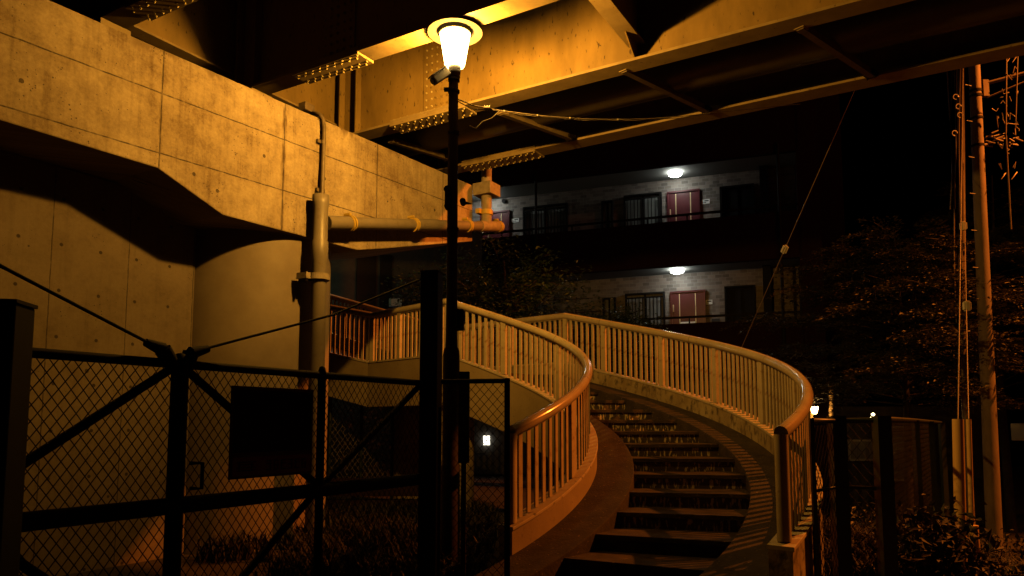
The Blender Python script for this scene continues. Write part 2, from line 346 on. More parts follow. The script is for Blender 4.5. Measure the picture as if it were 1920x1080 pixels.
for key, an, af, z, lab in GIRD:
    mid = (an+af)/2
    g = thing('steel_girder', B(mid, 0, z), lab, 'girder', 'steel girders under the bridge deck'); gob[key] = g
    b0, b1 = -16, 14
    MB().box(B(mid, (b0+b1)/2, z+.015), af-an, b1-b0, .03, ax=(U_, W_, Z_)).build('bottom_flange', M['girder2'], g, bevel=.002)
    MB().box(B(mid, (b0+b1)/2, (z+.03+5.62)/2), .02, b1-b0, 5.62-z-.03, ax=(U_, W_, Z_)).build('web', M['girder'], g)
    MB().box(B(mid, (b0+b1)/2, 5.635), .3, b1-b0, .03, ax=(U_, W_, Z_)).build('top_flange', M['girder2'], g)
    for b in (.32, .62):
        MB().box(B(mid-.07, b, (z+5.6)/2), .1, .016, 5.6-z-.06, ax=(U_, W_, Z_)).build('stiffener', M['girder'], g)
splice(gob['GU'], -.432, -.187, 3.90, -.33, -1.30); webplate(gob['GU'], -.432, -.187, -.68, -1.16, 3.99, 5.2)
splice(gob['GM'], 1.279, 1.538, 3.93, -.30, -1.50); webplate(gob['GM'], 1.279, 1.538, -.78, -1.3, 4.03, 5.0)
splice(gob['GG'], 3.171, 3.463, 4.0, -.15, -1.45)
splice(gob['G4'], -2.20, -1.95, 3.87, -.05, -1.1)
# bearings on the cap
for key, an, af, z, lab in GIRD:
    if key == 'GG': continue
    m = MB(); mid = (an+af)/2; m.box(B(mid, .45, (ztop(mid)+z)/2-.01), .3, .3, z-ztop(mid)-.03, ax=(U_, W_, Z_)); m.build('bearing_pad', M['girder2'], gob[key])
# cross beams
def crossbeam(a0, a1, b, lab, gusset=True):
    x = thing('cross_beam', B((a0+a1)/2, b, 4.15), lab, 'cross beam', 'cross beams between the girders')
    MB().box(B((a0+a1)/2, b, 4.775), a1-a0-.02, .016, 1.2, ax=(U_, W_, Z_)).build('web', M['girder'], x)
    MB().box(B((a0+a1)/2, b, 4.162), a1-a0-.02, .19, .024, ax=(U_, W_, Z_)).build('bottom_flange', M['girder2'], x, bevel=.002)
    if gusset:
        gm = MB(); gm.prism([B(a1-.01, b-.007, 4.148), B(a1-.36, b-.007, 4.148), B(a1-.10, b-.007, 3.975), B(a1-.01, b-.007, 3.965)], W_*.014)
        for zz in (4.0, 4.06): gm.bolt(B(a1-.07, b-.008, zz), -W_, .012, .012)
        gm.build('gusset', M['girder'], x)
crossbeam(-.31, 1.41, -3.70, 'steel cross beam meeting the golden girder web right of the lamp, gusset below, casting a wide black shadow')
crossbeam(-.31, 1.41, .80, 'steel cross beam above the pier cap between the lamp girder and the golden girder', False)
crossbeam(-2.07, -.31, .80, 'steel cross beam above the pier cap at the upper left, one end lit and one end black', False)
crossbeam(-2.07, -.31, -3.70, 'steel cross beam left of the lamp girder and nearest to the camera overhead', False)
dk = MB(); dk.box(B(0.6, -1, 5.80), 9.4, 30, .28, ax=(U_, W_, Z_))
tag(dk.build('bridge_deck', M['deck']), 'dark concrete slab resting on top of the steel girders', 'bridge deck')
# drain trough slung between the two outer girders, and its struts
tr = thing('drain_trough', B(2.35, -2, 4.1), 'big dark round trough pipe slung between the two outer girders, seams around it', 'pipe')
MB().tube([B(2.38, 6, 4.36), B(2.38, -15, 4.33)], .36, 40).build('pipe', M['trough'], tr)
for i in range(12):
    b = 2-i*1.35; MB().tube([B(2.38, b, 4.355), B(2.38, b-.02, 4.355)], .364, 40).build('seam_band', M['trough'], tr)
STR = [((735, 268), (840, 300), 'nearest the pier cap'), ((940, 215), (1070, 262), 'just right of the cable knot'), ((1170, 135), (1325, 210), 'third from the pier cap'), ((1500, 55), (1635, 145), 'farthest right, hardly lit')]
for p0, p1, lb in STR:
    A = atZ(*p0, 3.92); Bb = atZ(*p1, 3.985); d = (Bb-A).normalized(); sd = d.cross(Z_).normalized()
    x = thing('brace_strut', (A+Bb)/2, 'angle strut between the two outer girders, '+lb, 'strut', 'struts between the outer girders')
    m = MB(); L = (Bb-A).length; ax = (d, sd, Z_)
    m.box((A+Bb)/2, L, .07, .008, ax=ax); m.box((A+Bb)/2+sd*.031+Z_*.036, L, .008, .064, ax=ax); m.build('angle_bar', M['strut'], x)
    m = MB(); m.box(Bb-d*.03+Z_*.03, .14, .12, .05, ax=ax); 
    for q in (-.04, .04): m.bolt(Bb-d*.03+sd*q+Z_*.004, (0, 0, -1), .012, .03)
    m.build('clamp', M['black'], x)
    m = MB(); m.box(A+d*.03+Z_*.02, .12, .1, .03, ax=ax); m.build('clamp', M['girder2'], x)
# ------------------------------------------------------------------ drain pipes in front of the pier cap
def onF(px, py, e): return onV(px, py, F0+W_*e, W_)
dp = thing('drain_pipe', onF(600, 700, -.17), 'grey downpipe with a long yellow-banded side branch in front of the pier cap', 'drain pipe')
c = onF(601, 400, -.17); cx, cyy = c.x, c.y
zt_ = onF(601, 366, -.17).z; zj = onF(601, 470, -.17).z; zj2 = onF(601, 440, -.17).z
MB().lathe((cx, cyy, 0), [(0, zt_), (.098, zt_), (.098, zt_-.11), (.09, zt_-.15), (.088, zj+.12), (.099, zj+.10), (.099, zj-.10), (.090, zj-.13), (.090, GZ-.1)], 32).build('upright_pipe', M['pvc'], dp)
zc = onF(590, 518, -.17).z
cl = MB(); cl.tube([(cx, cyy, zc-.035), (cx, cyy, zc+.035)], .125, 28, smooth=False); cl.box(V((cx, cyy, zc))+W_*.09-U_*.09, .20, .16, .07, ax=(U_, W_, Z_)); cl.build('collar_clamp', M['rpipe'], dp)
for zz in (onF(575, 518, -.17).z,):
    m = MB(); m.box(V((cx, cyy, zz))-U_*.17+W_*.08, .03, .12, .1, ax=(U_, W_, Z_)); m.build('bracket', M['black'], dp)
e1 = -.17
PA = onF(612, 418, e1); PB = onF(938, 425, e1)
z2 = lambda t: PA.lerp(PB, t)
MB().tube([z2(0)-U_*.0, z2(1)], .078, 28).build('branch_pipe', M['pvc'], dp)
for t0, t1, rr in ((0, .10, .088), (.42, .56, .086), (.84, 1.0, .088)):
    MB().tube([z2(t0), z2(t1)], rr, 28).build('pipe_socket', M['pvc'] if t0 < .8 else M['rpipe'], dp)
for px in (657, 776, 877, 934):
    t = None
    q = onF(px, 420, e1); t = ((q-PA).dot(U_))/((PB-PA).dot(U_)); q = z2(t); d = (PB-PA).normalized()
    m = MB()
    for k in (-.022, .022): m.tube([q+d*(k-.012), q+d*(k+.012)], .098, 28)
    m.box(q+Z_*.12+W_*.05, .035, .10, .03, ax=(U_, W_, Z_)); m.build('yellow_band', M['band'], dp)
# riser at the far end
rb = onF(912, 425, e1); tR = ((rb-PA).dot(U_))/((PB-PA).dot(U_)); rb = z2(tR)
zr = onF(912, 316, e1).z
MB().tube([rb, V((rb.x, rb.y, zr))], .085, 24).build('riser_pipe', M['rpipe'], dp)
zb = onF(912, 357, e1).z; MB().box((rb.x, rb.y, zb), .32, .34, .20, ax=(U_, W_, Z_)).build('hopper_box', M['rpipe'], dp, bevel=.01)
zb = onF(912, 399, e1).z; m = MB(); m.tube([(rb.x, rb.y, zb-.04), (rb.x, rb.y, zb+.04)], .105, 24); m.box(V((rb.x, rb.y, zb))-U_*.13+W_*.06, .1, .08, .08, ax=(U_, W_, Z_)); m.build('pipe_collar', M['band'], dp)
# small conduit
cp = [onF(583, 212, .25), onF(592, 213, .06), onF(600, 215, -.02), onF(606, 224, -.05), onF(608, 242, -.06), onF(606, 300, -.06), onF(604, 364, -.08)]
ctop = cp[-1].copy(); 
cpt = thing('conduit', cp[-1], 'thin brown conduit bending over the top of the pier cap down into the wide pipe', 'conduit')
MB().tube(cp, .026, 14).build('tube', M['conduit'], cpt)
for py in (267, 358):
    q = onF(606 if py < 300 else 604, py, -.05); m = MB(); m.tube([q-Z_*.02, q+Z_*.02], .036, 14); m.box(q-U_*.045+W_*.02, .07, .03, .045, ax=(U_, W_, Z_)); m.build('clip', M['conduit'], cpt)
jb = onF(575, 203, .25); tag(MB().box(jb, .16, .12, .10, ax=(U_, W_, Z_)).build('junction_box', M['conduit'], bevel=.006), 'small dark box on top of the pier cap where the thin conduit starts', 'junction box')
# ------------------------------------------------------------------ street lamp
LY0 = 6.97
LP = atY(853, 90, LY0); LX, LY = LP.x, LP.y
lampT = thing('street_lamp', (LX-.01, LY, GZ), 'tall dark street lamp with a wide brimmed hat over a large glowing lantern', 'street lamp')
gt = atY(853, 66, LY0).z; gb = atY(853, 124, LY0).z
MB().lathe((LX, LY, 0), [(0.01, gb), (.092, gb), (.100, gb+.02), (.147, gt-.015), (.150, gt), (.0, gt+.001)], 40).build('lantern_glass', M['lampglass'], lampT, fixn=True)
MB().lathe((LX, LY, 0), [(.155, gt+.004), (.165, gt+.012), (.165, gt+.040), (.272, gt+.022), (.276, gt+.027), (.20, gt+.048), (.12, gt+.06), (.0, gt+.064)], 56).build('lamp_hat', M['hat'], lampT)
MB().lathe((LX, LY, 0), [(0.0, gb-.004), (.058, gb-.004), (.064, gb-.02), (.062, gb-.04), (.058, gb-.06), (.055, gb-.12), (0.0, gb-.12)], 32).build('lantern_cup', M['hat'], lampT)
m = MB(); 
for k in range(3):
    a = k*2.1+.6; m.tube([(LX+.09*math.cos(a), LY+.09*math.sin(a), gb-.01), (LX+.158*math.cos(a), LY+.158*math.sin(a), gt+.02)], .004, 6)
m.build('cage_rod', M['hat'], lampT)
zslv = atY(845, 655, LY0).z
prf = [(.047, gb-.05), (.048, gb-.35), (.052, 1.6), (.056, zslv+.12), (.060, zslv+.02), (.075, zslv-.01), (.080, zslv-.06), (.080, atY(845, 870, LY0).z), (.088, atY(845, 872, LY0).z-.01), (.088, GZ-.1)]
MB().lathe((LX-.012, LY, 0), prf, 32).build('pole', M['brown'], lampT)
for py in (150, 172, 250, 430): 
    z = atY(850, py, LY0).z; MB().tube([(LX-.008, LY, z-.012), (LX-.008, LY, z+.012)], .058, 24).build('strap_band', M['black'], lampT)
bx = atY(863, 600, LY0-.07); MB().box(bx, .07, .07, .20).build('terminal_box', M['black'], lampT, bevel=.005)
q = atY(839, 168, LY0); MB().box(q, .07, .05, .025).build('bracket', M['black'], lampT)
ml = bpy.data.lights.new('lantern_bulb', 'POINT'); ml.energy = MAIN_POW; ml.color = MAIN_COL; ml.shadow_soft_size = .06; ml.use_nodes = True
t_ = ml.node_tree; em = t_.nodes['Emission']; tcn = t_.nodes.new('ShaderNodeTexCoord'); sp_ = t_.nodes.new('ShaderNodeSeparateXYZ'); rmp = t_.nodes.new('ShaderNodeValToRGB')
mr = t_.nodes.new('ShaderNodeMapRange'); mr.inputs[1].default_value = -1; mr.inputs[2].default_value = 1
t_.links.new(tcn.outputs['Normal'], sp_.inputs[0]); t_.links.new(sp_.outputs[2], mr.inputs[0]); t_.links.new(mr.outputs[0], rmp.inputs[0])
cr = rmp.color_ramp; cr.interpolation = 'EASE'
for pos, val in ((0.0, .03), (.04, .22), (.09, .5), (.16, .9), (.5, 1.0), (1.0, 1.0)):     # the ballast in the lantern foot hides the bulb from straight below
    e_ = cr.elements[0] if pos == 0 else (cr.elements[-1] if pos == 1 else cr.elements.new(pos)); e_.position = pos; e_.color = (val, val, val, 1)
t_.links.new(rmp.outputs[0], em.inputs['Strength'])
bl = bpy.data.objects.new('lantern_bulb', ml); bl.location = (LX, LY, (gt*.66+gb*.34)); C.objects.link(bl)
# security camera
sc_ = thing('security_camera', atY(843, 140, LY0-.07), 'beige box security camera clamped under the lantern, pointing down to the left', 'camera')
d = V((-.62, -.35, -.62)).normalized(); sd = d.cross(Z_).normalized(); up = sd.cross(d).normalized(); cc = atY(826, 143, LY0-.06)
m = MB(); m.box(cc, .20, .085, .08, ax=(d, sd, up)); m.build('housing', M['camw'], sc_, bevel=.008)
m = MB(); m.box(cc+up*.048-d*.005, .225, .105, .008, ax=(d, sd, up)); m.build('sun_shield', M['camw'], sc_)
m = MB(); m.tube([cc+d*.095, cc+d*.118], .030, 20); m.build('lens', M['glassd'], sc_)
m = MB(); m.tube([cc-d*.05-up*.03, V((LX-.05, LY-.02, cc.z+.02))], .014, 8); m.build('arm', M['hat'], sc_)
# small horn speakers on the pole
sp = thing('speaker_cluster', atY(847, 372, LY0-.07), 'small dark cluster of round units strapped halfway up the lamp post', 'speaker')
for (px, py, r, dx) in ((840, 357, .038, -1), (838, 388, .024, -1), (868, 379, .030, 1)):
    q = atY(px, py, LY0-.07); m = MB(); m.tube([q+V((0, -.04, 0)), q+V((0, .05, 0))], [r, r*.85], 20); m.build('round_unit', M['black'], sp)
m = MB(); m.box(atY(839, 373, LY0-.07), .05, .06, .14); m.build('case', M['black'], sp, bevel=.006)
q = atY(868, 380, LY0-.07); m = MB(); m.tube([q, q+V((.085, 0, -.012))], [.022, .004], 12); m.build('nozzle', M['black'], sp)
# overhead cable with insulator
ins = atY(914, 203, 7.15); a0 = atY(858, 186, LY0)
cb = thing('overhead_cable', ins, 'thin strung cable leaving the lamp post through a white insulator and sagging to the right', 'cable')
endp = atY(1330, 212, 7.6); pts = [ins.lerp(endp, t)-Z_*(.17*4*t*(1-t)*.55) for t in [i/14 for i in range(15)]]
m = MB(); m.tube(pts, .004, 6); m.tube([p-Z_*.012+V((0, 0, .006*math.sin(i*2))) for i, p in enumerate(pts)], .0035, 5)
m.tube([a0, a0.lerp(ins, .5)-Z_*.015, ins], .006, 6); m.tube([a0-Z_*.02, a0.lerp(ins, .5)-Z_*.06, ins-Z_*.01], .005, 6)
ep2 = endp.lerp(atY(1500, 195, 8.2), 1); m.tube([endp, ep2], .004, 6)
m.build('wire', M['rpipe'], cb)
m = MB(); m.tube([atY(938, 207, 6.93), atY(922, 222, 6.9), atY(905, 228, 6.9), atY(893, 241, 6.9), atY(880, 236, 6.9)], .006, 6); m.build('loose_wire', M['rpipe'], cb)
m = MB()
for k in range(5): m.tube([ins+V((-.03+.012*k, 0, 0)), ins+V((-.024+.012*k, 0, 0))], [.030 if k % 2 == 0 else .020]*2, 14)
m.build('insulator', M['porc'], cb)
for t in (.13, .24, .42, .62):
    q = pts[int(t*14)]; tmp = MB(); tmp.box(q, .014, .014, .014); tmp.build('cable_clip', M['porc'], cb)
# ------------------------------------------------------------------ stairs
CX, CY = -1.731, 8.513; RI, RO = 2.603, 4.787
ZR0, ZR1 = -.072, 1.844     # rail height at foot and at landing
def PI_(t, dr=0): a = rad(-48.5+121.7*t); return V((CX+(RI+dr)*math.cos(a), CY+(RI+dr)*math.sin(a), 0))
def PO_(t, dr=0): a = rad(-38.3+94.7*t); return V((CX+(RO+dr)*math.cos(a), CY+(RO+dr)*math.sin(a), 0))
def zr(t): return ZR0+(ZR1-ZR0)*t
HB, HC = .80, .24
def cross(t, k, z): p = PI_(t).lerp(PO_(t), k); p.z = z; return p
stairs = thing('staircase', (1.0, 6.0, GZ), 'curving concrete footbridge staircase rising to the left between two cream balustrades', 'staircase')
NS = 13; K0, K1 = .225, .755
for k in range(-2, NS):
    z = zr(k/NS)-HB-HC-.02; t0, t1 = k/NS, (k+1)/NS; dz = (ZR1-ZR0)/NS
    n = 6; m = MB()
    f = [cross(t0-.003, K0+(K1-K0)*i/n, z) for i in range(n+1)]; b_ = [cross(t1+.01, K0+(K1-K0)*i/n, z) for i in range(n+1)]
    th = .045
    sec = [[f[i], b_[i], b_[i]-Z_*th, f[i]-Z_*th] for i in range(n+1)]
    m.sweep(sec); m.build('tread', M['tread'], stairs, bevel=.004)
    m = MB(); f2 = [cross(t0+.0, K0+(K1-K0)*i/n, z-th) for i in range(n+1)]
    b2 = [cross(t0+.06, K0+(K1-K0)*i/n, z-th) for i in range(n+1)]
    sec = [[f2[i], b2[i], b2[i]-Z_*(dz+.0-th), f2[i]-Z_*(dz-th)] for i in range(n+1)]
    m.sweep(sec); m.build('riser', M['lime'] if k >= 2 else M['tread'], stairs)
def strip(k0, k1, t0, t1, ztopf, zbotf, name, mt, n=64, dro=0, bev=0):
    secs = []
    for i in range(n+1):
        t = t0+(t1-t0)*i/n; a = cross(t, k0, 0); b = cross(t, k1, 0); zt2 = ztopf(t); zb2 = zbotf(t)
        secs.append([V((a.x, a.y, zt2)), V((b.x, b.y, zt2)), V((b.x, b.y, zb2)), V((a.x, a.y, zb2))])
    return MB().sweep(secs).build(name, mt, stairs, bevel=bev)
gz_ = GZ-.1
strip(.035, K0, -.24, 1.0, lambda t: max(zr(t)-HB-HC+.015, GZ+.015), lambda t: max(gz_, zr(t)-HB-HC-.3), 'side_ramp', M['ramp'], bev=.01)
strip(K1, .967, -.2, 1.0, lambda t: max(zr(t)-HB-HC+.015, GZ+.015), lambda t: max(gz_, zr(t)-HB-HC-.3), 'side_ramp', M['ramp'], bev=.01)
strip(.03, .97, .0, 1.0, lambda t: zr(t)-HB-HC-.20, lambda t: max(gz_, zr(t)-HB-HC-.42), 'stair_slab', M['soffit'])
def curbarc(F, w0, w1, t0, t1, mt, n=72):
    secs = []; cop = []
    for i in range(n+1):
        t = t0+(t1-t0)*i/n; z = zr(t)-HB; a = F(t, w0); b = F(t, w1); zb2 = max(GZ-.1, z-.80)
        secs.append([V((a.x, a.y, z-.03)), V((b.x, b.y, z-.03)), V((b.x, b.y, zb2)), V((a.x, a.y, zb2))])
        a = F(t, w0-.012*(1 if w0 < w1 else -1)); b = F(t, w1+.012*(1 if w0 < w1 else -1))
        cop.append([V((a.x, a.y, z)), V((b.x, b.y, z)), V((b.x, b.y, z-.03)), V((a.x, a.y, z-.03))])
    MB().sweep(secs).build('curb', mt, stairs, bevel=.008)
    MB().sweep(cop).build('curb_coping', M['coping'], stairs, bevel=.005)
curbarc(PI_, -.09, .09, -.012, 1.0, M['curb2']); curbarc(PO_, -.09, .09, -.012, 1.0, M['curb'])
# landing and the upper flight
A1 = PI_(1); A2 = atZ(699, 591.5, ZR1); A2.z = 0; B1 = PO_(1); B2 = A2+U_*2.15
UPL, USL, USN = 4.4, .30, .22
A3 = A2+W_*UPL; B3 = B2+W_*UPL
zl = ZR1-HB-HC
m = MB(); m.prism([V((p.x, p.y, zl-.25)) for p in (A1, B1, B2, A2)], (0, 0, .25)); m.build('landing', M['tread'], stairs)
m = MB(); m.sweep([[V((A2.x, A2.y, zl)), V((B2.x, B2.y, zl)), V((B2.x, B2.y, zl-.35)), V((A2.x, A2.y, zl-.35))], [V((A3.x, A3.y, zl+UPL*USN)), V((B3.x, B3.y, zl+UPL*USL)), V((B3.x, B3.y, zl+UPL*USL-.35)), V((A3.x, A3.y, zl+UPL*USN-.35))]]); m.build('upper_flight', M['tread'], stairs)
def straightcurb(P, Q, z0, z1, out, depth=.77):
    d = (Q-P).normalized(); n = V((d.y, -d.x, 0)); m = MB(); c2 = MB(); S = []; T = []
    for X, z in ((P, z0), (Q, z1)):
        S.append([X+n*.09+Z_*(z-.03), X-n*.09+Z_*(z-.03), X-n*.09+Z_*(z-depth), X+n*.09+Z_*(z-depth)])
        T.append([X+n*.102+Z_*z, X-n*.102+Z_*z, X-n*.102+Z_*(z-.03), X+n*.102+Z_*(z-.03)])
    m.sweep(S).build('curb', M['curb2'], stairs, bevel=.006); c2.sweep(T).build('curb_coping', M['coping'], stairs, bevel=.004)
zcb = ZR1-HB
straightcurb(A1, A2, zcb, zcb, 1); straightcurb(B1, B2, zcb, zcb, 1)
straightcurb(A2, A3, zcb, zcb+UPL*USN, 1); straightcurb(B2, B3, zcb, zcb+UPL*USL, 1)
MB().lathe((-.88, 11.3, 0), [(.30, GZ-.2), (.30, zl-.2)], 40).build('support_column', M['curb'], stairs)
cj = A2.lerp(B2, .5); MB().lathe((cj.x, cj.y, 0), [(.30, GZ-.2), (.30, zl-.2)], 32).build('support_column', M['curb'], stairs)
# balustrades
barmesh = {}
def unit_box(name, sx, sy, sz, mt):
    m = MB(); m.box((0, 0, sz/2), sx, sy, sz); me_o = m.build(name, mt); me = me_o.data; bpy.data.objects.remove(me_o); return me
bar_me = unit_box('baluster', .046, .016, HB-.045, M['bar']); post_me = unit_box('post', .085, .05, HB-.04, M['bar'])
def place(me, name, parent, loc, rz):
    o = bpy.data.objects.new(name, me); C.objects.link(o); o.parent = parent; o.location = V(loc)-ORG[parent.as_pointer()]; o.rotation_euler = (0, 0, rz); return o
def balustrade(fn, L, label, group, newel=(True, False), posts=1.19, phase=0.0, n=90):
    """fn(s) -> (xy point, z of rail, tangent angle), s in metres along"""
    P0, z0, _ = fn(0); T = thing('balustrade', (P0.x, P0.y, z0-HB), label, 'balustrade', group)
    path = []
    for i in range(n+1):
        p, z, a = fn(L*i/n); path.append(V((p.x, p.y, z)))
    MB().tube(path, .054, 20).build('handrail', M['rail'], T)
    m = MB(); S = []
    for i in range(n+1):
        p, z, a = fn(L*i/n); nn = V((-math.sin(a), math.cos(a), 0)); S.append([p+nn*.02+Z_*(z-.042), p-nn*.02+Z_*(z-.042), p-nn*.02+Z_*(z-.056), p+nn*.02+Z_*(z-.056)])
    m.sweep(S).build('under_rail', M['bar'], T)
    nb = int(L/.108); k = 0
    for jj in range(1, int(L/1.9)+1):
        p, z, a = fn(jj*1.9-.4); d_ = V((math.cos(a), math.sin(a), 0)); p2, z2_, a2 = fn(jj*1.9-.37); dd_ = (V((p2.x, p2.y, z2_))-V((p.x, p.y, z)))
        MB().tube([V((p.x, p.y, z)), V((p.x, p.y, z))+dd_.normalized()*.008], .0555, 20).build('rail_joint', M['conduit'], T)
    for i in range(nb+1):
        s = L*i/nb; p, z, a = fn(s)
        if i == 0 and newel[0] or i == nb and newel[1]:
            MB().tube([V((p.x, p.y, z-HB)), V((p.x, p.y, z-.01))], .052, 20).build('newel_post', M['rail'], T)
            continue
        isp = (i+phase) % 11 == 0
        place(post_me if isp else bar_me, 'post' if isp else 'baluster', T, (p.x, p.y, z-HB), a)
    return T
def arcfn(F, Lr, t1=1.0):
    def fn(s):
        t = s/Lr; p = F(t); q = F(t+.01); return p, zr(t), math.atan2(q.y-p.y, q.x-p.x)
    return fn
LI = RI*rad(121.7); LO = RO*rad(94.7)
balustrade(arcfn(PI_, LI), LI, 'inner cream balustrade curling round from the newel left of the steps', 'cream balustrades of the staircase', phase=2)
balustrade(arcfn(PO_, LO), LO, 'outer cream balustrade sweeping round the right side of the steps to its dark newel', 'cream balustrades of the staircase', phase=0)
def linfn(P, Q, z0, z1):
    L = (Q-P).length; a = math.atan2(Q.y-P.y, Q.x-P.x)
    return (lambda s: (P.lerp(Q, s/L), z0+(z1-z0)*s/L, a)), L
for P, Q, z0, z1, lb, ph in ((A1, A2, ZR1, ZR1, 'short level balustrade on the near side of the landing, partly behind the lamp post', 0), (B1, B2, ZR1, ZR1, 'short level balustrade on the far side of the landing', 0),
                          (A2, A3, ZR1, ZR1+UPL*USN, 'near balustrade of the upper flight, dark and rising left behind the downpipe', 0), (B2, B3, ZR1, ZR1+UPL*USL, 'far balustrade of the upper flight, pale greenish rail rising left', 4)):
    fn, L = linfn(P, Q, z0, z1); balustrade(fn, L, lb, 'cream balustrades of the staircase', newel=(False, False), phase=ph, n=4)
# litter on the ramp
for px, py, k in ((1365, 822, 0), (1385, 811, 1)):
    q = atZ(px, py, -.13-.0); 
# ------------------------------------------------------------------ chain link fences
def chain(P, Q, z0, z1, pitch=.054, r=.0027, h=1.3):
    d = (Q-P); L = d.length; d.normalize(); H = z1-z0; m = MB(); sl = h
    n0 = int(-H/sl/pitch)-1; n1 = int(L/pitch)+1
    for sgn in (1, -1):
        for i in range(n0, n1+int(H/sl/pitch)+2):
            x0 = i*pitch; 
            # line x = x0 + z/sl (sgn=1) or x = x0 - z/sl
            za, zb = 0, H; xa = x0; xb = x0+sgn*H/sl
            def cl(x, z): return x, z
            if max(xa, xb) < 0 or min(xa, xb) > L: continue
            if xa < 0: za = (0-x0)*sgn*sl; xa = 0
            if xa > L: za = (L-x0)*sgn*sl; xa = L
            if xb < 0: zb = (0-x0)*sgn*sl; xb = 0
            if xb > L: zb = (L-x0)*sgn*sl; xb = L
            if abs(zb-za) < .01: continue
            m.tube([P+d*xa+Z_*(z0+za), P+d*xb+Z_*(z0+zb)], r, 4, caps=False)
    return m
FD = V((math.sin(rad(30)), math.cos(rad(30)), 0)); FP = atZ(338, 683, .30); FP.z = 0
def fs(px, py=700): 
    n = V((-FD.y, FD.x, 0)); return (onV(px, py, FP, n)-FP).dot(FD)
fn_ = V((FD.y, -FD.x, 0))
fence = thing('chain_link_fence', (FP.x, FP.y, GZ), 'tall dark chain link fence in the left foreground carrying a board', 'fence')
FT, FM = .30, -.41
sL, sR = fs(-60), fs(812); sG = fs(604)
for nm, s0, s1, z in (('top_rail', sL, sR, FT), ('middle_rail', sL, sR, FM), ('bottom_rail', sL, sR, GZ+.12)):
    m = MB(); m.tube([FP+FD*s0+Z_*z, FP+FD*s1+Z_*z], .023 if nm != 'middle_rail' else .042, 14); m.build(nm, M['black'], fence)
for s, r in ((0, .042), (sG, .026)):
    m = MB(); q = FP+FD*s; m.tube([V((q.x, q.y, GZ-.1)), V((q.x, q.y, FT+.02))], r, 16); m.lathe(q, [(r, FT+.02), (r*.7, FT+.05), (0, FT+.06)], 16); m.build('post', M['black'], fence)
chain(FP+FD*sL, FP, GZ+.12, FT).build('wire_mesh', M['wire'], fence); chain(FP, FP+FD*sG, GZ+.12, FT).build('wire_mesh', M['wire'], fence); chain(FP+FD*sG, FP+FD*sR, GZ+.12, FT).build('wire_mesh', M['wire'], fence)
def fpt(px, py, off=0): 
    n = V((-FD.y, FD.x, 0)); return onV(px, py, FP, n)+fn_*off
for a_, b_ in (((322, 692), (-20, 912)), ((350, 692), (600, 912)), ((592, 925), (455, 1085)), ((30, 1050), (120, 1110)), ((790, 722), (610, 905))):
    m = MB(); m.tube([fpt(*a_, -.01), fpt(*b_, -.01)], .022, 10); m.build('brace', M['black'], fence)
m = MB(); q0 = fpt(345, 868, .05); q1 = fpt(368, 868, .05); q2 = fpt(366, 915, .05); q3 = fpt(345, 915, .05); m.tube([q0, q1, q2, q3], .010, 8); m.build('latch', M['black'], fence)
for sgn, (px, py) in ((-1, (305, 655)), (1, (358, 662))):
    b0 = fpt(px+(22 if sgn < 0 else -12), py+34); b1 = fpt(px, py); m = MB(); m.tube([b0, b1], [.036, .042], 10); m.tube([b1, b1+(fpt(px+sgn*32, py-(13 if sgn < 0 else 8))-b1)], [.034, .020], 10); m.build('cable_clamp', M['black'], fence)
c1 = fpt(283, 645); far1 = c1+V((-1.35, -.55, .62))*1.6; 
w1 = MB(); w1.tube([c1, atY(0, 498, 2.9), atY(-300, 330, 2.4)], .0085, 8); tag(w1.build('stay_cable', M['black']), 'thick dark cable rising from the fence post to the left edge of the picture', 'cable')
w2 = MB(); c2 = fpt(380, 655); e2 = atY(792, 522, 5.5); w2.tube([c2, c2.lerp(e2, .5)-Z_*.05, e2], .0075, 8); tag(w2.build('stay_cable', M['black']), 'thin dark cable from the fence post up to the tall square post', 'cable')
# sign board on the fence
sg = thing('warning_sign', fpt(503, 806, .06), 'dark board wired to the chain link fence, dim red lettered strip along its foot', 'sign')
s0_, s1_ = fs(427), fs(580); zb_ = fpt(500, 893).z; ztp = fpt(500, 727).z
cen = FP+FD*((s0_+s1_)/2)+fn_*.035; Wd = s1_-s0_; Hd = ztp-zb_
MB().box(cen+Z_*((zb_+ztp)/2), Wd, .012, Hd, ax=(FD, fn_, Z_)).build('board', M['sign'], sg, bevel=.003)
MB().box(cen+Z_*((zb_+ztp)/2+Hd*.12)+fn_*.0075, Wd*.95, .003, Hd*.68, ax=(FD, fn_, Z_)).build('poster', M['signink'], sg)
MB().box(cen+Z_*(zb_+Hd*.13)+fn_*.0075, Wd*.95, .003, Hd*.20, ax=(FD, fn_, Z_)).build('red_strip', M['signlow'], sg)
lt = MB(); cw = Wd*.07; rs = random.Random(3)
def stroke(u, v, w, h): lt.box(cen+FD*u+Z_*(zb_+Hd*.13+v)+fn_*.0105, w, .002, h, ax=(FD, fn_, Z_))
for i in range(6):
    u = -Wd*.06+i*Wd*.088; st_ = .006
    for v in ((-.025, 0, .025) if i % 2 else (-.025, .008, .025)): stroke(u, v, cw*.9, st_)
    stroke(u-cw*.3*(1 if i % 3 else -1), 0, st_, .056)
    if i % 2: stroke(u+cw*.3, -.006, st_, .04)
lt.build('lettering', M['signink'], sg); lt = MB()
for v, w in ((.024, .13), (.010, .10), (-.006, .13), (-.022, .12)): stroke(-Wd*.32, v, w, .005)
stroke(-Wd*.40, 0, .005, .05); stroke(-Wd*.26, 0, .005, .05)
lt.build('emblem', M['signink'], sg)
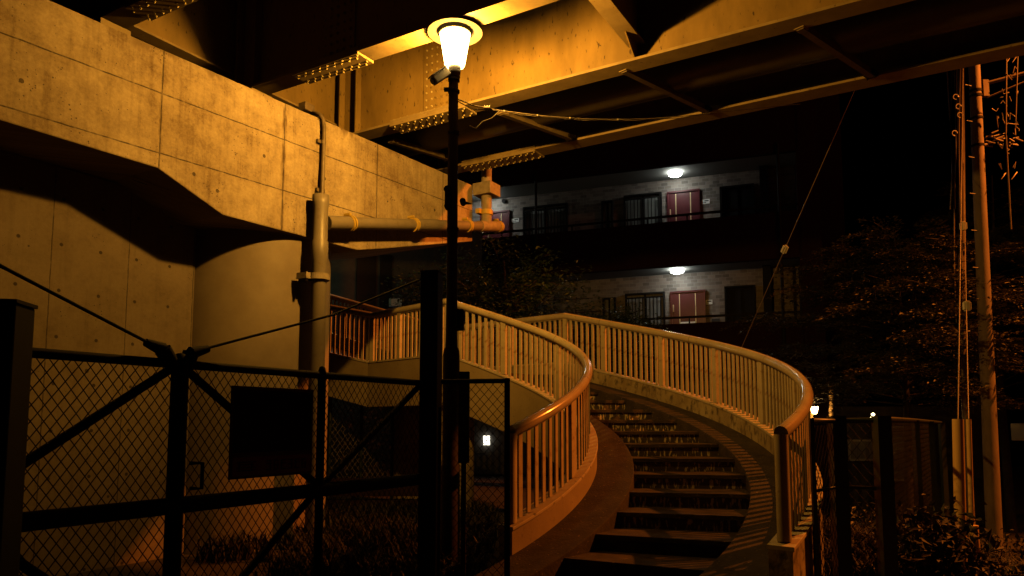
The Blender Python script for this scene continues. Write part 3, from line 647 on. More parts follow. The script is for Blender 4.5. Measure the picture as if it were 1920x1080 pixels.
# thick square post at the left edge and the tall square post in the middle
q = atY(10, 600, 2.8); zt2 = atY(30, 571, 2.77).z
lg = thing('gate_post', (q.x, q.y, GZ), 'thick black square gate post cut by the left edge of the picture', 'post')
MB().box((q.x-.005, q.y, (GZ+zt2)/2), .15, .15, zt2-GZ, rz=rad(8)).build('shaft', M['black'], lg, bevel=.006)
MB().box((q.x-.005, q.y, zt2+.008), .162, .162, .014, rz=rad(8)).build('cap', M['black'], lg)
q = atY(808, 700, 5.55); zt2 = atY(808, 512, 5.55).z
mg = thing('steel_post', (q.x, q.y, GZ), 'tall dark square steel post standing just left of the lamp post where two fences meet', 'post')
MB().box((q.x, q.y, (GZ+zt2)/2), .14, .12, zt2-GZ, rz=rad(-14)).build('shaft', M['brown'], mg, bevel=.004)
MB().box((q.x, q.y, zt2+.006), .146, .126, .010, rz=rad(-14)).build('cap', M['brown'], mg)
MB().box((q.x+.078, q.y-.075, (GZ+.35)/2-.1), .022, .022, 1.5).build('conduit', M['brown'], mg)
# short fence from the square post to the staircase newel
SA = atY(828, 714, 5.5); SB = atY(951, 714, 5.4); zf = SB.z; SA.z = 0; SB.z = 0
sf = thing('chain_link_fence', (SB.x, SB.y, GZ), 'narrow chain link fence panel between the lamp post and the left newel of the stairs', 'fence')
m = MB(); m.tube([SA+Z_*zf, SB+Z_*zf], .018, 12); m.build('top_rail', M['black'], sf)
m = MB(); m.tube([SB+Z_*(GZ-.1), SB+Z_*(zf+.02)], .021, 12); m.build('post', M['black'], sf)
chain(SA, SB, GZ+.1, zf, pitch=.066, r=.0022, h=1.1).build('wire_mesh', M['wire'], sf)
q = atY(870, 780, 6.1); cbx = thing('control_box', (q.x, q.y, GZ), 'narrow dark red-brown cabinet behind the foot of the lamp post', 'cabinet')
h0 = atY(870, 868, 6.1).z; h1 = atY(870, 697, 6.1).z
MB().box((q.x, q.y, (h0+h1)/2), .09, .07, h1-h0).build('cabinet', M['brown'], cbx, bevel=.004)
MB().box((q.x, q.y+.0, (GZ+h0)/2), .04, .04, h0-GZ).build('leg', M['brown'], cbx)
# ------------------------------------------------------------------ right fence
def rpost(T, px, Y, py, r, rz=0):
    q = atY(px, py, Y); gz = ground_z(q.x, q.y); MB().box((q.x, q.y, (q.z+gz)/2-.05), r*2, r*2, q.z-gz+.1, rz=rz).build('post', M['gwire'], T); return V((q.x, q.y, 0)), q.z
rf = thing('mesh_gate', atY(1580, 1070, 5.9), 'dark green chain link gate on thick posts right of the outer newel', 'gate')
p1, z1_ = rpost(rf, 1521, 5.75, 784, .016); p2, _ = rpost(rf, 1568, 6.2, 780, .058); p3, z3_ = rpost(rf, 1652, 6.0, 780, .055)
m = MB(); m.tube([p1+Z_*(z1_-.02), p2+Z_*(z1_-.02), p3+Z_*(z3_-.03)], .022, 10); m.build('top_rail', M['gwire'], rf)
zz = atY(1600, 914, 6.1).z; m = MB(); m.tube([p1+Z_*zz, p2+Z_*zz, p3+Z_*zz], .014, 8); m.build('middle_rail', M['gwire'], rf)
chain(p1, p2, GZ+.05, z1_-.02, pitch=.075, r=.0028, h=1.5).build('wire_mesh', M['wire'], rf); chain(p2, p3, GZ+.05, z1_-.02, pitch=.075, r=.0024, h=1.3).build('wire_mesh', M['wire'], rf)
for (px, py) in ((1568, 842), (1570, 908), (1655, 1046)):
    q = atY(px, py, 6.1); 
rf2 = thing('chain_link_fence', atY(1716, 1060, 8.2), 'dark chain link fence running back from the gate toward the trees on the right', 'fence')
p4, z4_ = rpost(rf2, 1716, 8.2, 788, .03); p5, z5_ = rpost(rf2, 1741, 9.6, 790, .045); p6, z6_ = rpost(rf2, 1765, 12.5, 792, .04)
m = MB(); m.tube([p3+Z_*(z3_-.02), p4+Z_*z4_, p5+Z_*z5_, p6+Z_*z6_], .02, 8); m.build('top_rail', M['gwire'], rf2)
chain(p3, p4, GZ-.25, z4_, pitch=.085, r=.0018, h=1.2).build('wire_mesh', M['wire'], rf2); chain(p4, p5, GZ-.45, z4_, pitch=.09, r=.002, h=1.2).build('wire_mesh', M['wire'], rf2)
# ------------------------------------------------------------------ utility pole, guy wires
pb = atY(1866, 1052, 12.6); pt = atY(1824, 60, 12.6)
up_ = thing('utility_pole', (pb.x, pb.y, pb.z), 'tall round concrete utility pole at the right, orange light down its right side', 'utility pole')
top = pb.lerp(pt, 1.25)
MB().tube([pb-Z_*.3, pb.lerp(pt, .5), top], [.125, .108, .078], 28).build('shaft', M['pole'], up_)
def onp(py): 
    t = (py-1052)/(60-1052); return pb.lerp(pt, t)
for py in (178, 188, 232, 285, 690):
    q = onp(py); MB().tube([q-Z_*.02, q+Z_*.02], .106, 24).build('steel_band', M['black'], up_)
q = onp(165); MB().box(q+V((.16, -.02, -.08)), .10, .08, .3).build('bracket', M['pole'], up_)
m = MB(); m.tube([q+V((.12, 0, 0)), q+V((1.35, -.4, .22))], .035, 8); m.tube([q+V((.2, 0, -.24)), q+V((1.1, -.35, .08))], .018, 8); m.build('cross_arm', M['pole'], up_)
q = onp(275); m = MB()
for i in range(26):
    a = q+V((.12+random.random()*.55, random.uniform(-.1, .1), random.uniform(-.07, .1)+.0)); m.tube([a, a+V((random.uniform(.05, .16), random.uniform(-.05, .05), random.uniform(-.06, .06)))], .016, 6)
m.build('splice_bundle', M['conduit'], up_)
for k in range(6):
    z0 = onp(520-k*70); MB().tube([z0+V((-.1, -.05, 0)), z0+V((-.24, -.1, 0))], .008, 6).build('step_bolt', M['hat'], up_)
q0 = atY(1806, 700, 13.4); q1 = atY(1801, 100, 13.4)
up2 = thing('cable_riser_pole', (q0.x, q0.y, ground_z(q0.x, q0.y)), 'thinner mottled pole wrapped with hanging cables close behind the utility pole', 'utility pole')
MB().tube([V((q0.x, q0.y, -2.6)), q0, q1, q1+(q1-q0)*.3], .06, 16).build('shaft', M['conduit'], up2)
for k in range(5):
    m = MB(); off = V((-.10-.035*k, -.12+.02*k, 0)); pts_ = []
    for i in range(16):
        t = i/15; p = (q1+(q1-q0)*.3).lerp(q0.lerp(q1, .15 if k < 3 else .5), t)+off+V((.03*math.sin(t*9+k*1.7), .02*math.cos(t*7+k), 0)); pts_.append(p)
    m.tube(pts_, .012+.004*(k % 2), 6); m.build('cable', M['black'] if k % 2 else M['conduit'], up2)
for (px, py) in ((1792, 182), (1797, 200), (1800, 216), (1790, 250)):
    q = atY(px, py, 13.1); m = MB(); m.tube([q+V((.05*math.cos(a*.6), 0, .05*math.sin(a*.6))) for a in range(9)], .009, 6); m.build('cable_loop', M['porc'], up2)
# hanging tangle right of the pole
hc = thing('cable_tangle', atY(1895, 200, 12.2), 'tangle of small cable clamps and loops hanging from the wires at the right edge', 'cables')
m = MB(); rs = random.Random(11)
for i in range(34):
    q = atY(1885+rs.uniform(-14, 24), rs.uniform(60, 330), 12.2+rs.uniform(-.2, .2)); m.tube([q, q+V((rs.uniform(-.06, .06), 0, rs.uniform(-.12, .12))), q+V((rs.uniform(-.12, .12), 0, rs.uniform(-.12, .12)))], .009, 5)
m.tube([atY(1888, -20, 12.2), atY(1886, 250, 12.2), atY(1896, 430, 12.2)], .012, 6); m.tube([atY(1912, -20, 12.2), atY(1904, 240, 12.2)], .01, 6)
m.build('loop', M['conduit'], hc)
# guy guards
def guy(px0, py0, px1, py1, Y, r, pxw, pyw, Yw, lab):
    b = atY(px1, py1, Y); t = atY(px0, py0, Y); g = thing('guy_wire', (b.x, b.y, ground_z(b.x, b.y)), lab, 'guy wire', 'guy wires with plastic guards by the pole')
    d = (t-b); MB().tube([b-d*.15, t], [r*1.05, r], 20).build('guard', M['guard'], g)
    e = atY(pxw, pyw, Yw); MB().tube([t, e], .006, 6).build('wire', M['conduit'], g)
    return g, t, e
g1, t1_, e1_ = guy(1796, 786, 1803, 1090, 6.6, .046, 1806, 110, 12.9, 'guy wire in a wide orange-yellow plastic guard, the left and thicker one of the pair')
g2, t2_, e2_ = guy(1816, 786, 1822, 985, 7.6, .024, 1806, 300, 13.0, 'guy wire in a slim plastic guard, the right and thinner one of the pair')
b = atY(1824, 985, 7.5); MB().tube([b, b+(atY(1832, 1090, 7.5)-b)*1.1], .05, 16).build('lower_guard', M['guard'], g2)
for (px, py, Yq) in ((1813, 574, 9.2), (1806, 424, 10.6)):
    q = atY(px, py, Yq); m = MB()
    m.box(q, .055, .05, .13); m.box(q+V((-.038, 0, 0)), .02, .04, .10); m.box(q+V((.038, 0, 0)), .02, .04, .10); m.build('guy_insulator', M['porc'], g1 if py > 500 else g2, bevel=.006)
gw = thing('guy_wire', atY(1392, 648, 12.3), 'long slanting guy wire with one white insulator crossing in front of the apartment block', 'guy wire')
ga, gb_ = atY(1392, 648, 12.3), atY(1604, 165, 10.2); m = MB(); m.tube([ga-(gb_-ga)*.12, gb_], .006, 6); m.build('wire', M['conduit'], gw)
q = ga.lerp(gb_, .41); dd = (gb_-ga).normalized(); ss = V((1, 0, 0))-dd*dd.x; ss.normalize(); tt = dd.cross(ss)
m = MB(); m.box(q, .14, .022, .06, ax=(dd, ss, tt)); m.box(q+ss*.032, .11, .02, .05, ax=(dd, ss, tt)); m.box(q-ss*.032, .11, .02, .05, ax=(dd, ss, tt)); m.build('guy_insulator', M['porc'], gw, bevel=.005)
# ------------------------------------------------------------------ apartment block
BD = V((math.sin(rad(110)), math.cos(rad(110)), 0)); BN = V((-BD.y, BD.x, 0))   # BN points away from the camera
RP = atY(1268, 405, 20); RP.z = 0; WP = RP+BN*1.35
def bs(px, py, P=WP): return (onV(px, py, P, BN)-P).dot(BD)
def bz(px, py, P=WP): return onV(px, py, P, BN).z
apt = thing('apartment_block', RP+Z_*GZ, 'dark apartment block with open corridors, two white ceiling lamps and maroon doors', 'building')
sl_, sr_ = -14, bs(1445, 400)
e_sl, e_sr = -14.0, bs(1500, 400, RP)
zr_u, zr_l = bz(1268, 405, RP), bz(1300, 601, RP)
st_h = 2.87; fu = zr_u-1.18; fl_ = fu-st_h; fg = fl_-st_h
def P_(P, s, n, z): return P+BD*s+BN*n+Z_*z
def bbox(m, P, s0, s1, n0, n1, z0, z1): m.box(P_(P, (s0+s1)/2, (n0+n1)/2, (z0+z1)/2), abs(s1-s0), abs(n1-n0), abs(z1-z0), ax=(BD, BN, Z_)); return m
uvB = lambda p: ((p-WP).dot(BD), p.z)
for fz, lab in ((fu, 0), (fl_, 0), (fg, 0), (fu+st_h, 0)):
    bbox(MB(), WP, e_sl, e_sr+.2, 0, .25, fz, fz+st_h-.18).build('corridor_wall', M['tile'], apt, uv=uvB)
    bbox(MB(), RP, e_sl, e_sr+.2, -.1, 1.6, fz-.178, fz-.002).build('floor_slab', M['soff'], apt)
    bbox(MB(), RP, e_sl, e_sr, -.13, .02, fz-.26, fz+1.0).build('parapet', M['para'], apt)
    m = MB(); zrr = fz+1.18; m.box(P_(RP, (e_sl+e_sr)/2, -.04, zrr), e_sr-e_sl, .05, .06, ax=(BD, BN, Z_))
    s = e_sl
    while s < e_sr: m.box(P_(RP, s, -.04, zrr-.1), .04, .03, .16, ax=(BD, BN, Z_)); s += 1.1
    m.build('top_bar', M['frame'], apt)
bbox(MB(), WP, e_sl, e_sr+1.2, .25, 8, GZ-1, fu+2*st_h).build('rear_mass', M['para'], apt)
bbox(MB(), RP, e_sr-.05, e_sr+.5, -.13, 3.2, GZ-1, fu+2*st_h).build('end_wall', M['para'], apt)
bbox(MB(), RP, bs(1425, 350)-.0, bs(1440, 350), 1.0, 1.34, fl_, fu+st_h-.18).build('pilaster', M['frame'], apt)
def door(px0, px1, py, fz, panel=True):
    s0, s1 = bs(px0, 400), bs(px1, 400); zt3 = bz((px0+px1)/2, py)
    o = bbox(MB(), WP, s0, s1, -.05, -.005, fz, zt3).build('door', M['door'], apt)
    m = MB(); bbox(m, WP, s0-.05, s0, -.09, -.004, fz, zt3); bbox(m, WP, s1, s1+.05, -.09, -.004, fz, zt3); bbox(m, WP, s0-.05, s1+.05, -.09, -.004, zt3, zt3+.05); m.build('frame', M['door'], o)
    w = s1-s0
    for f in (.24, .74):
        bbox(MB(), WP, s0+w*f-.012, s0+w*f+.012, -.058, -.051, fz+.05, zt3-.03).build('brass_strip', M['brass'], o)
    bbox(MB(), WP, s0+w*.26, s0+w*.72, -.075, -.052, fz+1.18, fz+1.235).build('mail_slot', M['plate'], o)
    bbox(MB(), WP, s0+.03, s0+.055, -.11, -.052, fz+1.55, fz+1.75).build('handle', M['brass'], o)
def plate(px, py, fz):
    s0 = bs(px, py); z = bz(px, py); o = bbox(MB(), WP, s0, s0+.24, -.02, -.004, z-.065, z+.065).build('name_plate', M['plate'], apt)
    m = MB(); bbox(m, WP, s0+.09, s0+.21, -.024, -.021, z+.005, z+.035); bbox(m, WP, s0+.03, s0+.06, -.024, -.021, z-.04, z-.015); bbox(m, WP, s0+.08, s0+.14, -.024, -.021, z-.04, z-.02); m.build('print', M['frame'], o)
def window(px0, px1, py, fz, zb, bars=True, curtain=True):
    s0, s1 = bs(px0, 400), bs(px1, 400); zt3 = bz((px0+px1)/2, py)
    o = bbox(MB(), WP, s0, s1, -.012, -.003, fz+zb, zt3).build('window', M['curtain'] if curtain else M['frame'], apt)
    m = MB()
    bbox(m, WP, s0-.05, s0, -.12, -.002, fz+zb, zt3); bbox(m, WP, s1, s1+.05, -.12, -.002, fz+zb, zt3); bbox(m, WP, s0-.05, s1+.05, -.12, -.002, zt3, zt3+.05); bbox(m, WP, (s0+s1)/2-.025, (s0+s1)/2+.025, -.05, -.013, fz+zb, zt3); m.build('frame', M['frame'], o)
    if bars:
        m = MB(); s = s0+.06
        while s < s1: bbox(m, WP, s-.012, s+.012, -.13, -.11, fz+zb, zt3-.08); s += .105
        bbox(m, WP, s0, s1, -.135, -.105, zt3-.12, zt3-.08); m.build('grille', M['frame'], o)
door(1255, 1310, 361, fu); door(1257, 1316, 549, fl_); door(905, 954, 400, fu)
plate(1315, 379, fu); plate(1320, 567, fl_); plate(960, 414, fu)
window(985, 1062, 389, fu, .95); window(1174, 1239, 368, fu, .95); window(1354, 1412, 352, fu, .3, bars=False, curtain=False)
window(1174, 1241, 553, fl_, .95); window(1358, 1408, 540, fl_, .3, bars=False, curtain=False)
window(1132, 1147, 381, fu, .95, bars=False); window(1132, 1150, 562, fl_, .95, bars=False)
for px, fz in ((1322, fu), (1330, fl_), (965, fu)):
    s0 = bs(px, 400); bbox(MB(), WP, s0, s0+.22, -.12, -.004, fz+.95, fz+1.28).build('meter_box', M['house'], apt)
m = MB(); q = onV(946, 378, WP, BN)-BN*.03; m.tube([q-BN*.05, q+BN*.02], .07, 16); m.build('vent_hood', M['frame'], apt)
for px, py, fz in ((1266, 331, fu), (1270, 517, fl_), (908, 372, fu), (560, 400, fu), (560, 560, fl_), (560, 700, fg)):  # leftmost lamps, out of view, added for pale light on the upper rail
    s0 = bs(px, py, WP-BN*.62); P2 = WP-BN*.62+BD*s0; zc2 = fz+st_h-.18
    o = MB().lathe((P2.x, P2.y, 0), [(0, zc2-.10), (.16, zc2-.10), (.185, zc2-.08), (.19, zc2-.02), (.14, zc2-.004)], 28).build('ceiling_lamp', M['ceil'], apt)
for px, P3 in ((1005, RP-BN*.16), (1462, RP-BN*.16)):
    s = bs(px, 400, P3); q = P3+BD*s; MB().tube([q+Z_*GZ, q+Z_*(fu+st_h)], .04, 12).build('downpipe', M['frame'], apt)
# small white thing under the lower corridor rail (an umbrella tip or cloth)
# ------------------------------------------------------------------ left background building with a pale window, fence below the landing
lb0 = atY(612, 700, 19); lb1 = atY(770, 700, 20)
lbld = thing('grey_house', V((lb0.x, lb0.y, GZ)), 'dim grey house behind the upper flight of stairs with one pale lit window', 'building')
zt4 = atY(690, 470, 19.5).z
m = MB(); dvec = (lb1-lb0); dvec.z = 0; dn = dvec.normalized(); nn = V((-dn.y, dn.x, 0)); base = V((lb0.x, lb0.y, 0))-dn*4
m.box(base+dn*4.2+nn*3+Z_*((GZ+zt4+1)/2), 8.4, 6, zt4+1-GZ, ax=(dn, nn, Z_)); m.build('wall', M['house'], lbld)
for px0, px1 in ((668, 704), (712, 734)):
    a = onV(px0, 530, base, nn); b = onV(px1, 530, base, nn); m = MB(); m.box((a+b)/2-nn*.03, (b-a).length, .05, 1.5, ax=(dn, nn, Z_)); m.build('window', M['frame'], lbld)
a = onV(730, 620, base, nn); b = onV(756, 620, base, nn); za, zb3 = onV(745, 600, base, nn).z, onV(745, 636, base, nn).z
m = MB(); m.box(V(((a.x+b.x)/2, (a.y+b.y)/2, (za+zb3)/2))-nn*.03, (b-a).length, .05, za-zb3, ax=(dn, nn, Z_)); m.build('lit_window', M['winpale'], lbld)
a = onV(738, 569, base, nn); MB().box(a-nn*.15, .30, .25, .22, ax=(dn, nn, Z_)).build('vent_box', M['whitew'], lbld)
wl = atY(590, 512, 16.4)  # lamp added out of sight, to throw pale light on the far rail
wlt = thing('added_rail_lamp', V((wl.x, wl.y, GZ)), 'unseen post lamp added behind the downpipe to light the far upper handrail pale green', 'added lamp')
MB().lathe(wl, [(0, -.09), (.07, -.07), (.09, 0), (.07, .07), (0, .09)], 16).build('globe', emis('added_rail_lamp_lit', (.85, 1.0, .60), 75), wlt)
MB().tube([V((wl.x, wl.y, GZ)), wl-Z_*.09], .03, 10).build('pole', M['black'], wlt)
# ledge wall and fence beneath the stairs
q0 = atY(575, 910, 13.0); q1 = atY(860, 900, 13.5)
bf = thing('back_fence', V((q0.x, q0.y, GZ)), 'low dim mesh fence seen under the landing behind the chain link', 'fence')
a, b = atY(620, 745, 13.2), atY(850, 745, 13.6); a.z = b.z = 0; zf2 = atY(720, 742, 13.4).z
m = MB(); m.tube([a+Z_*zf2, b+Z_*zf2], .03, 8); m.build('top_rail', M['gwire'], bf)
for i in range(5):
    p = a.lerp(b, i/4); m = MB(); m.tube([p+Z_*GZ, p+Z_*zf2], .03, 8); m.build('post', M['gwire'], bf)
chain(a, b, GZ+.3, zf2, pitch=.09, r=.005, h=1.4).build('wire_mesh', M['soffit'], bf)
lw = MB(); a, b = atY(560, 915, 11.5), atY(840, 905, 11.2); lw.box((a.x/2+b.x/2, 11.35, atY(700, 913, 11.35).z), (b-a).length, .25, .26); lw.box((a.x/2+b.x/2, 11.35, GZ+.1), (b-a).length, .2, .3)
tag(lw.build('low_wall', M['brown']), 'low horizontal ledge wall under the landing behind the left fence', 'wall')
# lit window seen under the stairs
q = atY(912, 826, 19.5); uh = thing('small_house', V((q.x, q.y+.1, GZ)), 'black house wall under the stairs carrying one small glowing window', 'building')
MB().box((q.x, q.y+1.2, .2), 4.6, 2.0, 3.1).build('wall', M['house'], uh)
o = MB().box((q.x, q.y+.15, q.z), .17, .06, .24).build('lit_window', emis('small_window_lit', (1, .93, .75), 4), uh)
m = MB(); m.box((q.x, q.y+.13, q.z), .2, .03, .015); m.box((q.x, q.y+.115, q.z), .012, .03, .24); m.build('muntin', M['frame'], o)
m = MB(); m.box((q.x-.15, q.y+.1, q.z-.35), .25, .05, .02); m.build('sill', M['frame'], uh)
# ------------------------------------------------------------------ far right: house, globe lamps, white post
q = atY(1527, 768, 16.5); dl = thing('street_lamp', V((q.x, q.y, -2.3)), 'small distant garden lamp glowing just right of the outer handrail', 'street lamp')
gl = atY(1527, 768, 16.5); MB().lathe((gl.x, gl.y, 0), [(0, gl.z-.10), (.045, gl.z-.09), (.08, gl.z+.02), (.085, gl.z+.06), (0, gl.z+.065)], 20).build('globe', M['globe'], dl)
MB().lathe((gl.x, gl.y, 0), [(.10, gl.z+.07), (.07, gl.z+.12), (.02, gl.z+.16), (0, gl.z+.17)], 16).build('hood', M['black'], dl)
MB().tube([(gl.x, gl.y, -2.4), (gl.x, gl.y, gl.z-.10)], .03, 10).build('pole', M['black'], dl)
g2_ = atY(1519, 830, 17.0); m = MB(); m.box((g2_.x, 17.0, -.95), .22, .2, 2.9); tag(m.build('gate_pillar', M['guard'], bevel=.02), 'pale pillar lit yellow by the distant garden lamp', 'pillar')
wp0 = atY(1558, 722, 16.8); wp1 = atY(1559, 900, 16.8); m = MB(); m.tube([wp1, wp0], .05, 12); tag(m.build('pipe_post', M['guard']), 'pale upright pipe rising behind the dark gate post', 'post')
hs = thing('far_house', V((8.9, 19.4, -2.4)), 'dim house front behind the gate with a small framed window', 'building')
q = atY(1600, 860, 19.5); MB().box((q.x+1.2, q.y+.6, -1.2), 5.2, 1.0, 3.3).build('wall', M['house'], hs)
for px0, px1, py0, py1 in ((1590, 1644, 826, 862), (1660, 1700, 800, 900)):
    a = atY(px0, py0, 19.55); b = atY(px1, py1, 19.55); m = MB(); m.box((a+b)/2, abs(b.x-a.x), .06, abs(a.z-b.z)); o = m.build('window', M['curtain'], hs)
    m = MB(); m.box(((a.x+b.x)/2, 19.5, a.z), abs(b.x-a.x)+.1, .05, .05); m.box(((a.x+b.x)/2, 19.5, b.z), abs(b.x-a.x)+.1, .05, .05); m.box((a.x, 19.5, (a.z+b.z)/2), .05, .05, abs(a.z-b.z)); m.box((b.x, 19.5, (a.z+b.z)/2), .05, .05, abs(a.z-b.z)); m.build('frame', M['whitew'], o)
for px, py, r in ((1637, 777, .045), (1634, 783, .03)):
    q = atY(px, py, 18); tag(MB().lathe((q.x, q.y, q.z), [(0, -r), (r*.8, -r*.5), (r, 0), (r*.8, r*.5), (0, r)], 12).build('garden_bulb', M['spark']), 'tiny bright bulb above the gate, the %s one of two' % ('larger upper' if r > .04 else 'smaller lower'), 'bulb', 'bulbs above the gate')
for px, py in ((1403, 743), (1419, 744)):
    q = atY(px, py, 22); tag(MB().lathe((q.x, q.y, q.z), [(0, -.035), (.035, 0), (0, .035)], 10).build('garden_bulb', M['spark2']), 'tiny white point of light seen between balusters of the outer balustrade, %s one' % ('left' if px < 1410 else 'right'), 'bulb', 'points of light between the balusters')
q = atY(1908, 810, 15); tag(MB().box((q.x+.3, q.y, q.z), .55, .5, .35).build('white_box', M['whitew'], bevel=.02), 'pale grey box at the right edge beyond the utility pole', 'box')
# ------------------------------------------------------------------ trees
def spray(m, tm, c, n, R_, dirv, size, rs, droop=.15):
    d = V((dirv.x+rs.gauss(0, .5), dirv.y+rs.gauss(0, .5), rs.gauss(.02, .16))); d.normalize(); sd = d.cross(Z_).normalized()
    e = c+d*R_-Z_*R_*droop; tm.tube([c, c.lerp(e, .5)+Z_*R_*.05, e], [.006, .004, .002], 3, caps=False)
    for i in range(n):
        t = rs.random(); sg_ = -1 if rs.random() < .5 else 1; w = (1-t*.75)*R_*.55*rs.random()
        p = c.lerp(e, t)+Z_*R_*.2*t*(1-t)+sd*sg_*w+Z_*rs.gauss(0, .018)-Z_*w*.15
        ld_ = (d*rs.uniform(.3, 1)+sd*sg_*rs.uniform(.3, 1)+Z_*rs.uniform(-.35, .2)).normalized(); L = size*rs.uniform(.55, 1.25); s_ = ld_.cross(V((rs.gauss(0, .3), rs.gauss(0, .3), 1))).normalized()
        n2 = s_.cross(ld_)*.1*L
        m.add([p, p+ld_*L*.45+s_*L*.24+n2, p+ld_*L, p+ld_*L*.45-s_*L*.24+n2], [(0, 1, 2, 3)])
def leaves(m, c, n, sp, size, rs, flat=.35):
    for i in range(n):
        p = c+V((rs.gauss(0, sp.x), rs.gauss(0, sp.y), rs.gauss(0, sp.z))); a = rs.uniform(0, 6.28); el = rs.gauss(0, flat); L = size*rs.uniform(.6, 1.3)
        d = V((math.cos(a)*math.cos(el), math.sin(a)*math.cos(el), math.sin(el))); s = d.cross(V((rs.gauss(0, .35), rs.gauss(0, .35), 1))).normalized(); n2 = s.cross(d)*.12*L
        m.add([p, p+d*L*.45+s*L*.26+n2, p+d*L, p+d*L*.45-s*L*.26+n2], [(0, 1, 2, 3)])
def tree(base, H, spread, seed, label, leafmat, nb=46, nl=60, layer=True, size=.09, trunk=.14, zlo=.3, cat='tree', name='leafy_tree'):
    rs = random.Random(seed); T = thing(name, base, label, cat)
    tm = MB(); top = base+V((rs.uniform(-.3, .3), rs.uniform(-.3, .3), H*.9)); mid = base.lerp(top, .5)+V((rs.uniform(-.15, .15), 0, 0))
    tm.tube([base-Z_*.2, base.lerp(mid, .5), mid, top], [trunk*1.15, trunk, trunk*.7, trunk*.2], 10); lf = MB()
    for i in range(nb):
        f = zlo+(1-zlo)*(i+rs.random())/nb; st = base.lerp(top, f*.93); a = i*2.4+rs.uniform(-.4, .4); L = spread*(1.05-.55*abs(f-.62)/.5)*rs.uniform(.55, 1.1)
        rise = rs.uniform(-.05, .35) if layer else rs.uniform(.1, .7)
        e = st+V((math.cos(a)*L, math.sin(a)*L, L*rise*.6)); md = st.lerp(e, .5)+Z_*L*.06
        tm.tube([st, md, e], [trunk*.28*(1-f*.5), trunk*.16*(1-f*.5), .008], 5)
        for k in range(8):
            g = .30+.09*k+rs.uniform(-.05, .05); c = (st.lerp(md, g*2) if g < .5 else md.lerp(e, (g-.5)*2))
            sidev = V((-math.sin(a), math.cos(a), 0))*rs.uniform(-.35, .35)*L*.5; c2 = c+sidev+Z_*rs.uniform(-.05, .12)
            tm.tube([c, c2], [.012, .005], 4, caps=False)
            dv = V((math.cos(a), math.sin(a), 0))
            if layer:
                for q in range(3): spray(lf, tm, c2, int(nl/4), rs.uniform(.35, .75), dv, size, rs)
            else: leaves(lf, c2, int(nl/4), V((.24, .24, .17))*max(.7, L*.5), size, rs)
    tm.build('trunk', M['bark'], T); lf.build('crown', leafmat, T, fixn=False)
    return T
b = atY(1690, 700, 14.5); tree(V((b.x, b.y, ground_z(b.x, b.y))), 7.0, 2.8, 5, 'broad layered tree behind the guy wires at the right, leaf tips lit orange', M['leaf2'], nb=64, nl=150, size=.085, trunk=.08, zlo=.46)
b = atY(1880, 700, 16.5); tree(V((b.x, b.y, ground_z(b.x, b.y))), 9.0, 2.8, 9, 'taller tree cut by the right edge beyond the utility pole', M['leaf2'], nb=56, nl=140, size=.09, trunk=.09, zlo=.42)
b = atY(960, 700, 17.2); tree(V((b.x, b.y, GZ)), 5.9, 2.7, 21, 'dark bushy tree behind the landing below the apartment corridor, centre of the picture', M['leaf'], nb=52, nl=110, layer=False, size=.11, zlo=.45)
b = atY(800, 700, 16.4); tree(V((b.x, b.y, GZ)), 5.3, 1.6, 23, 'smaller dark tree behind the square post, green leaf tips showing above the landing rail', M['leaf'], nb=34, nl=90, layer=False, size=.10, zlo=.5)
b = atY(1140, 700, 18.3); tree(V((b.x, b.y, GZ)), 4.7, 1.7, 27, 'low dark tree in front of the lower corridor windows', M['leaf'], nb=34, nl=90, layer=False, size=.10, zlo=.5)
# weeds
def weeds(pts, h, seed, nblade=26, wd=.010):
    rs = random.Random(seed); m = MB()
    for (x, y) in pts:
        g = ground_z(x, y)
        for k in range(nblade):
            a = rs.uniform(0, 6.28); L = h*rs.uniform(.4, 1.2); b = V((x+rs.gauss(0, .05), y+rs.gauss(0, .05), g)); d = V((math.cos(a), math.sin(a), 0)); s = V((-d.y, d.x, 0))*wd*rs.uniform(.6, 1.4)
            r1 = L*rs.uniform(.1, .3); r2 = L*rs.uniform(.3, .8); p1 = b+d*r1+Z_*L*.6; p2 = b+d*r2+Z_*L*rs.uniform(.6, .95)
            m.add([b-s, b+s, p1+s*.8, p1-s*.8, p2], [(0, 1, 2, 3), (3, 2, 4)])
    return m
rs = random.Random(2)
pts = [(rs.uniform(-3.2, -.25), rs.uniform(7.6, 11.5)) for _ in range(260)]+[(rs.uniform(-2.2, -.3), rs.uniform(6.2, 8.0)) for _ in range(90)]
tag(weeds(pts, .32, 3).build('weeds', M['weed'], fixn=False), 'knee-high weeds on the dark ground behind the left fence', 'weeds', kind='stuff')
pts = [(rs.uniform(2.7, 6.2), rs.uniform(6.3, 12)) for _ in range(420)]
tag(weeds(pts, .30, 5).build('grass', M['weed'], fixn=False), 'scrubby grass round the gate and the guy wires at the lower right', 'grass', kind='stuff')
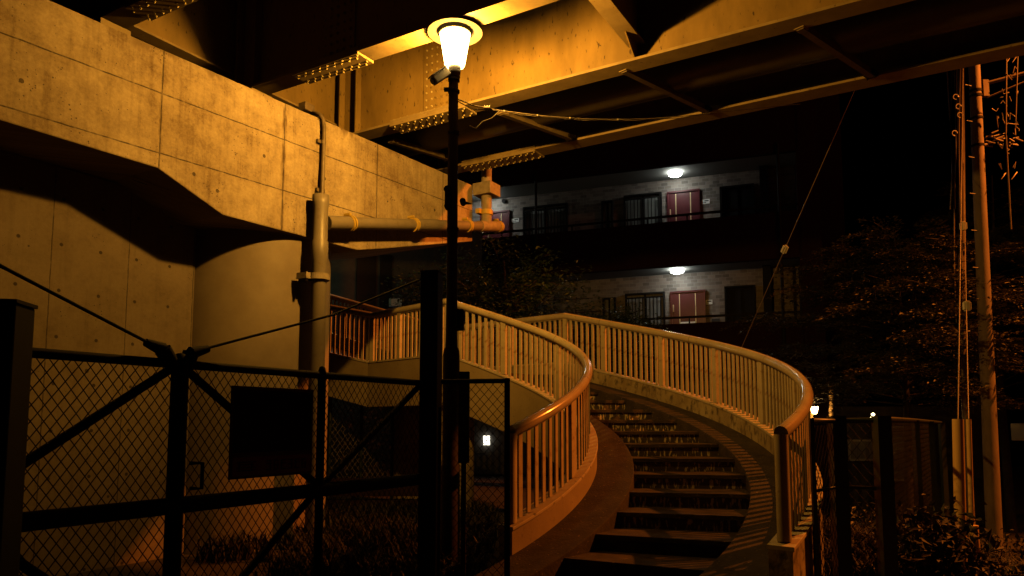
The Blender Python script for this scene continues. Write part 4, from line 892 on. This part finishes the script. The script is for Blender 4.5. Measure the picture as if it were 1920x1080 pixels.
def shrub(px, py, Y, R_, n, seed, label, mt, size=.07):
    b = atY(px, py, Y); g = ground_z(b.x, b.y); T = thing('shrub', V((b.x, b.y, g)), label, 'shrub'); rs = random.Random(seed); m = MB(); s = MB()
    for i in range(n//26):
        a = rs.uniform(0, 6.28); el = rs.uniform(.5, 1.4); L = R_*rs.uniform(.6, 1.5); e = V((b.x+math.cos(a)*math.cos(el)*L, b.y+math.sin(a)*math.cos(el)*L, g+math.sin(el)*L)); s.tube([V((b.x, b.y, g)), e], [.01, .004], 4, caps=False)
        leaves(m, e, 26, V((.10, .10, .08)), size, rs, .7)
    s.build('stem', M['bark'], T); m.build('foliage', mt, T, fixn=False)
shrub(1770, 1040, 6.3, .42, 900, 31, 'spiky shrub at the foot of the guy guards', M['weed'], .10)
shrub(1705, 1060, 7.2, .40, 700, 33, 'scrubby bush behind the chain link just left of the guy guards', M['weed'], .08)
shrub(1890, 1050, 10.5, .5, 700, 35, 'bush at the base of the utility pole by the right edge', M['weed'], .09)
shrub(1640, 960, 11.5, .45, 500, 37, 'dark bush seen through the gate mesh', M['leaf2'], .09)
# ------------------------------------------------------------------ the second street lamp, just beyond the right edge, that gives the orange side light
sx, sy, sz = 14.0, 9.8, 10.1
s2 = thing('street_lamp', (sx, sy, ground_z(sx, sy)), 'orange street lamp standing out of view to the right of the picture', 'street lamp')
MB().tube([(sx+.5, sy, -2.5), (sx+.5, sy, sz+.25), (sx+.35, sy, sz+.35), (sx, sy, sz+.32)], .06, 14).build('pole', M['brown'], s2)
MB().lathe((sx, sy, 0), [(.24, sz+.16), (.20, sz+.26), (.06, sz+.33), (0, sz+.34)], 28).build('shade', M['hat'], s2)
ld = bpy.data.lights.new('side_lamp_light', 'POINT'); ld.energy = SIDE_POW; ld.color = SIDE_COL; ld.shadow_soft_size = .07
ld.use_nodes = True; t_ = ld.node_tree; em = t_.nodes['Emission']; tcn = t_.nodes.new('ShaderNodeTexCoord'); sp_ = t_.nodes.new('ShaderNodeSeparateXYZ'); mr = t_.nodes.new('ShaderNodeMapRange')
mr.inputs[1].default_value = .36; mr.inputs[2].default_value = .47; mr.inputs[3].default_value = 1; mr.inputs[4].default_value = .03     # strength cut toward the buildings behind, added to keep their fronts dark
t_.links.new(tcn.outputs['Normal'], sp_.inputs[0]); t_.links.new(sp_.outputs[1], mr.inputs[0]); t_.links.new(mr.outputs[0], em.inputs['Strength'])
lo = bpy.data.objects.new('side_lamp_light', ld); lo.location = (sx, sy, sz); C.objects.link(lo)
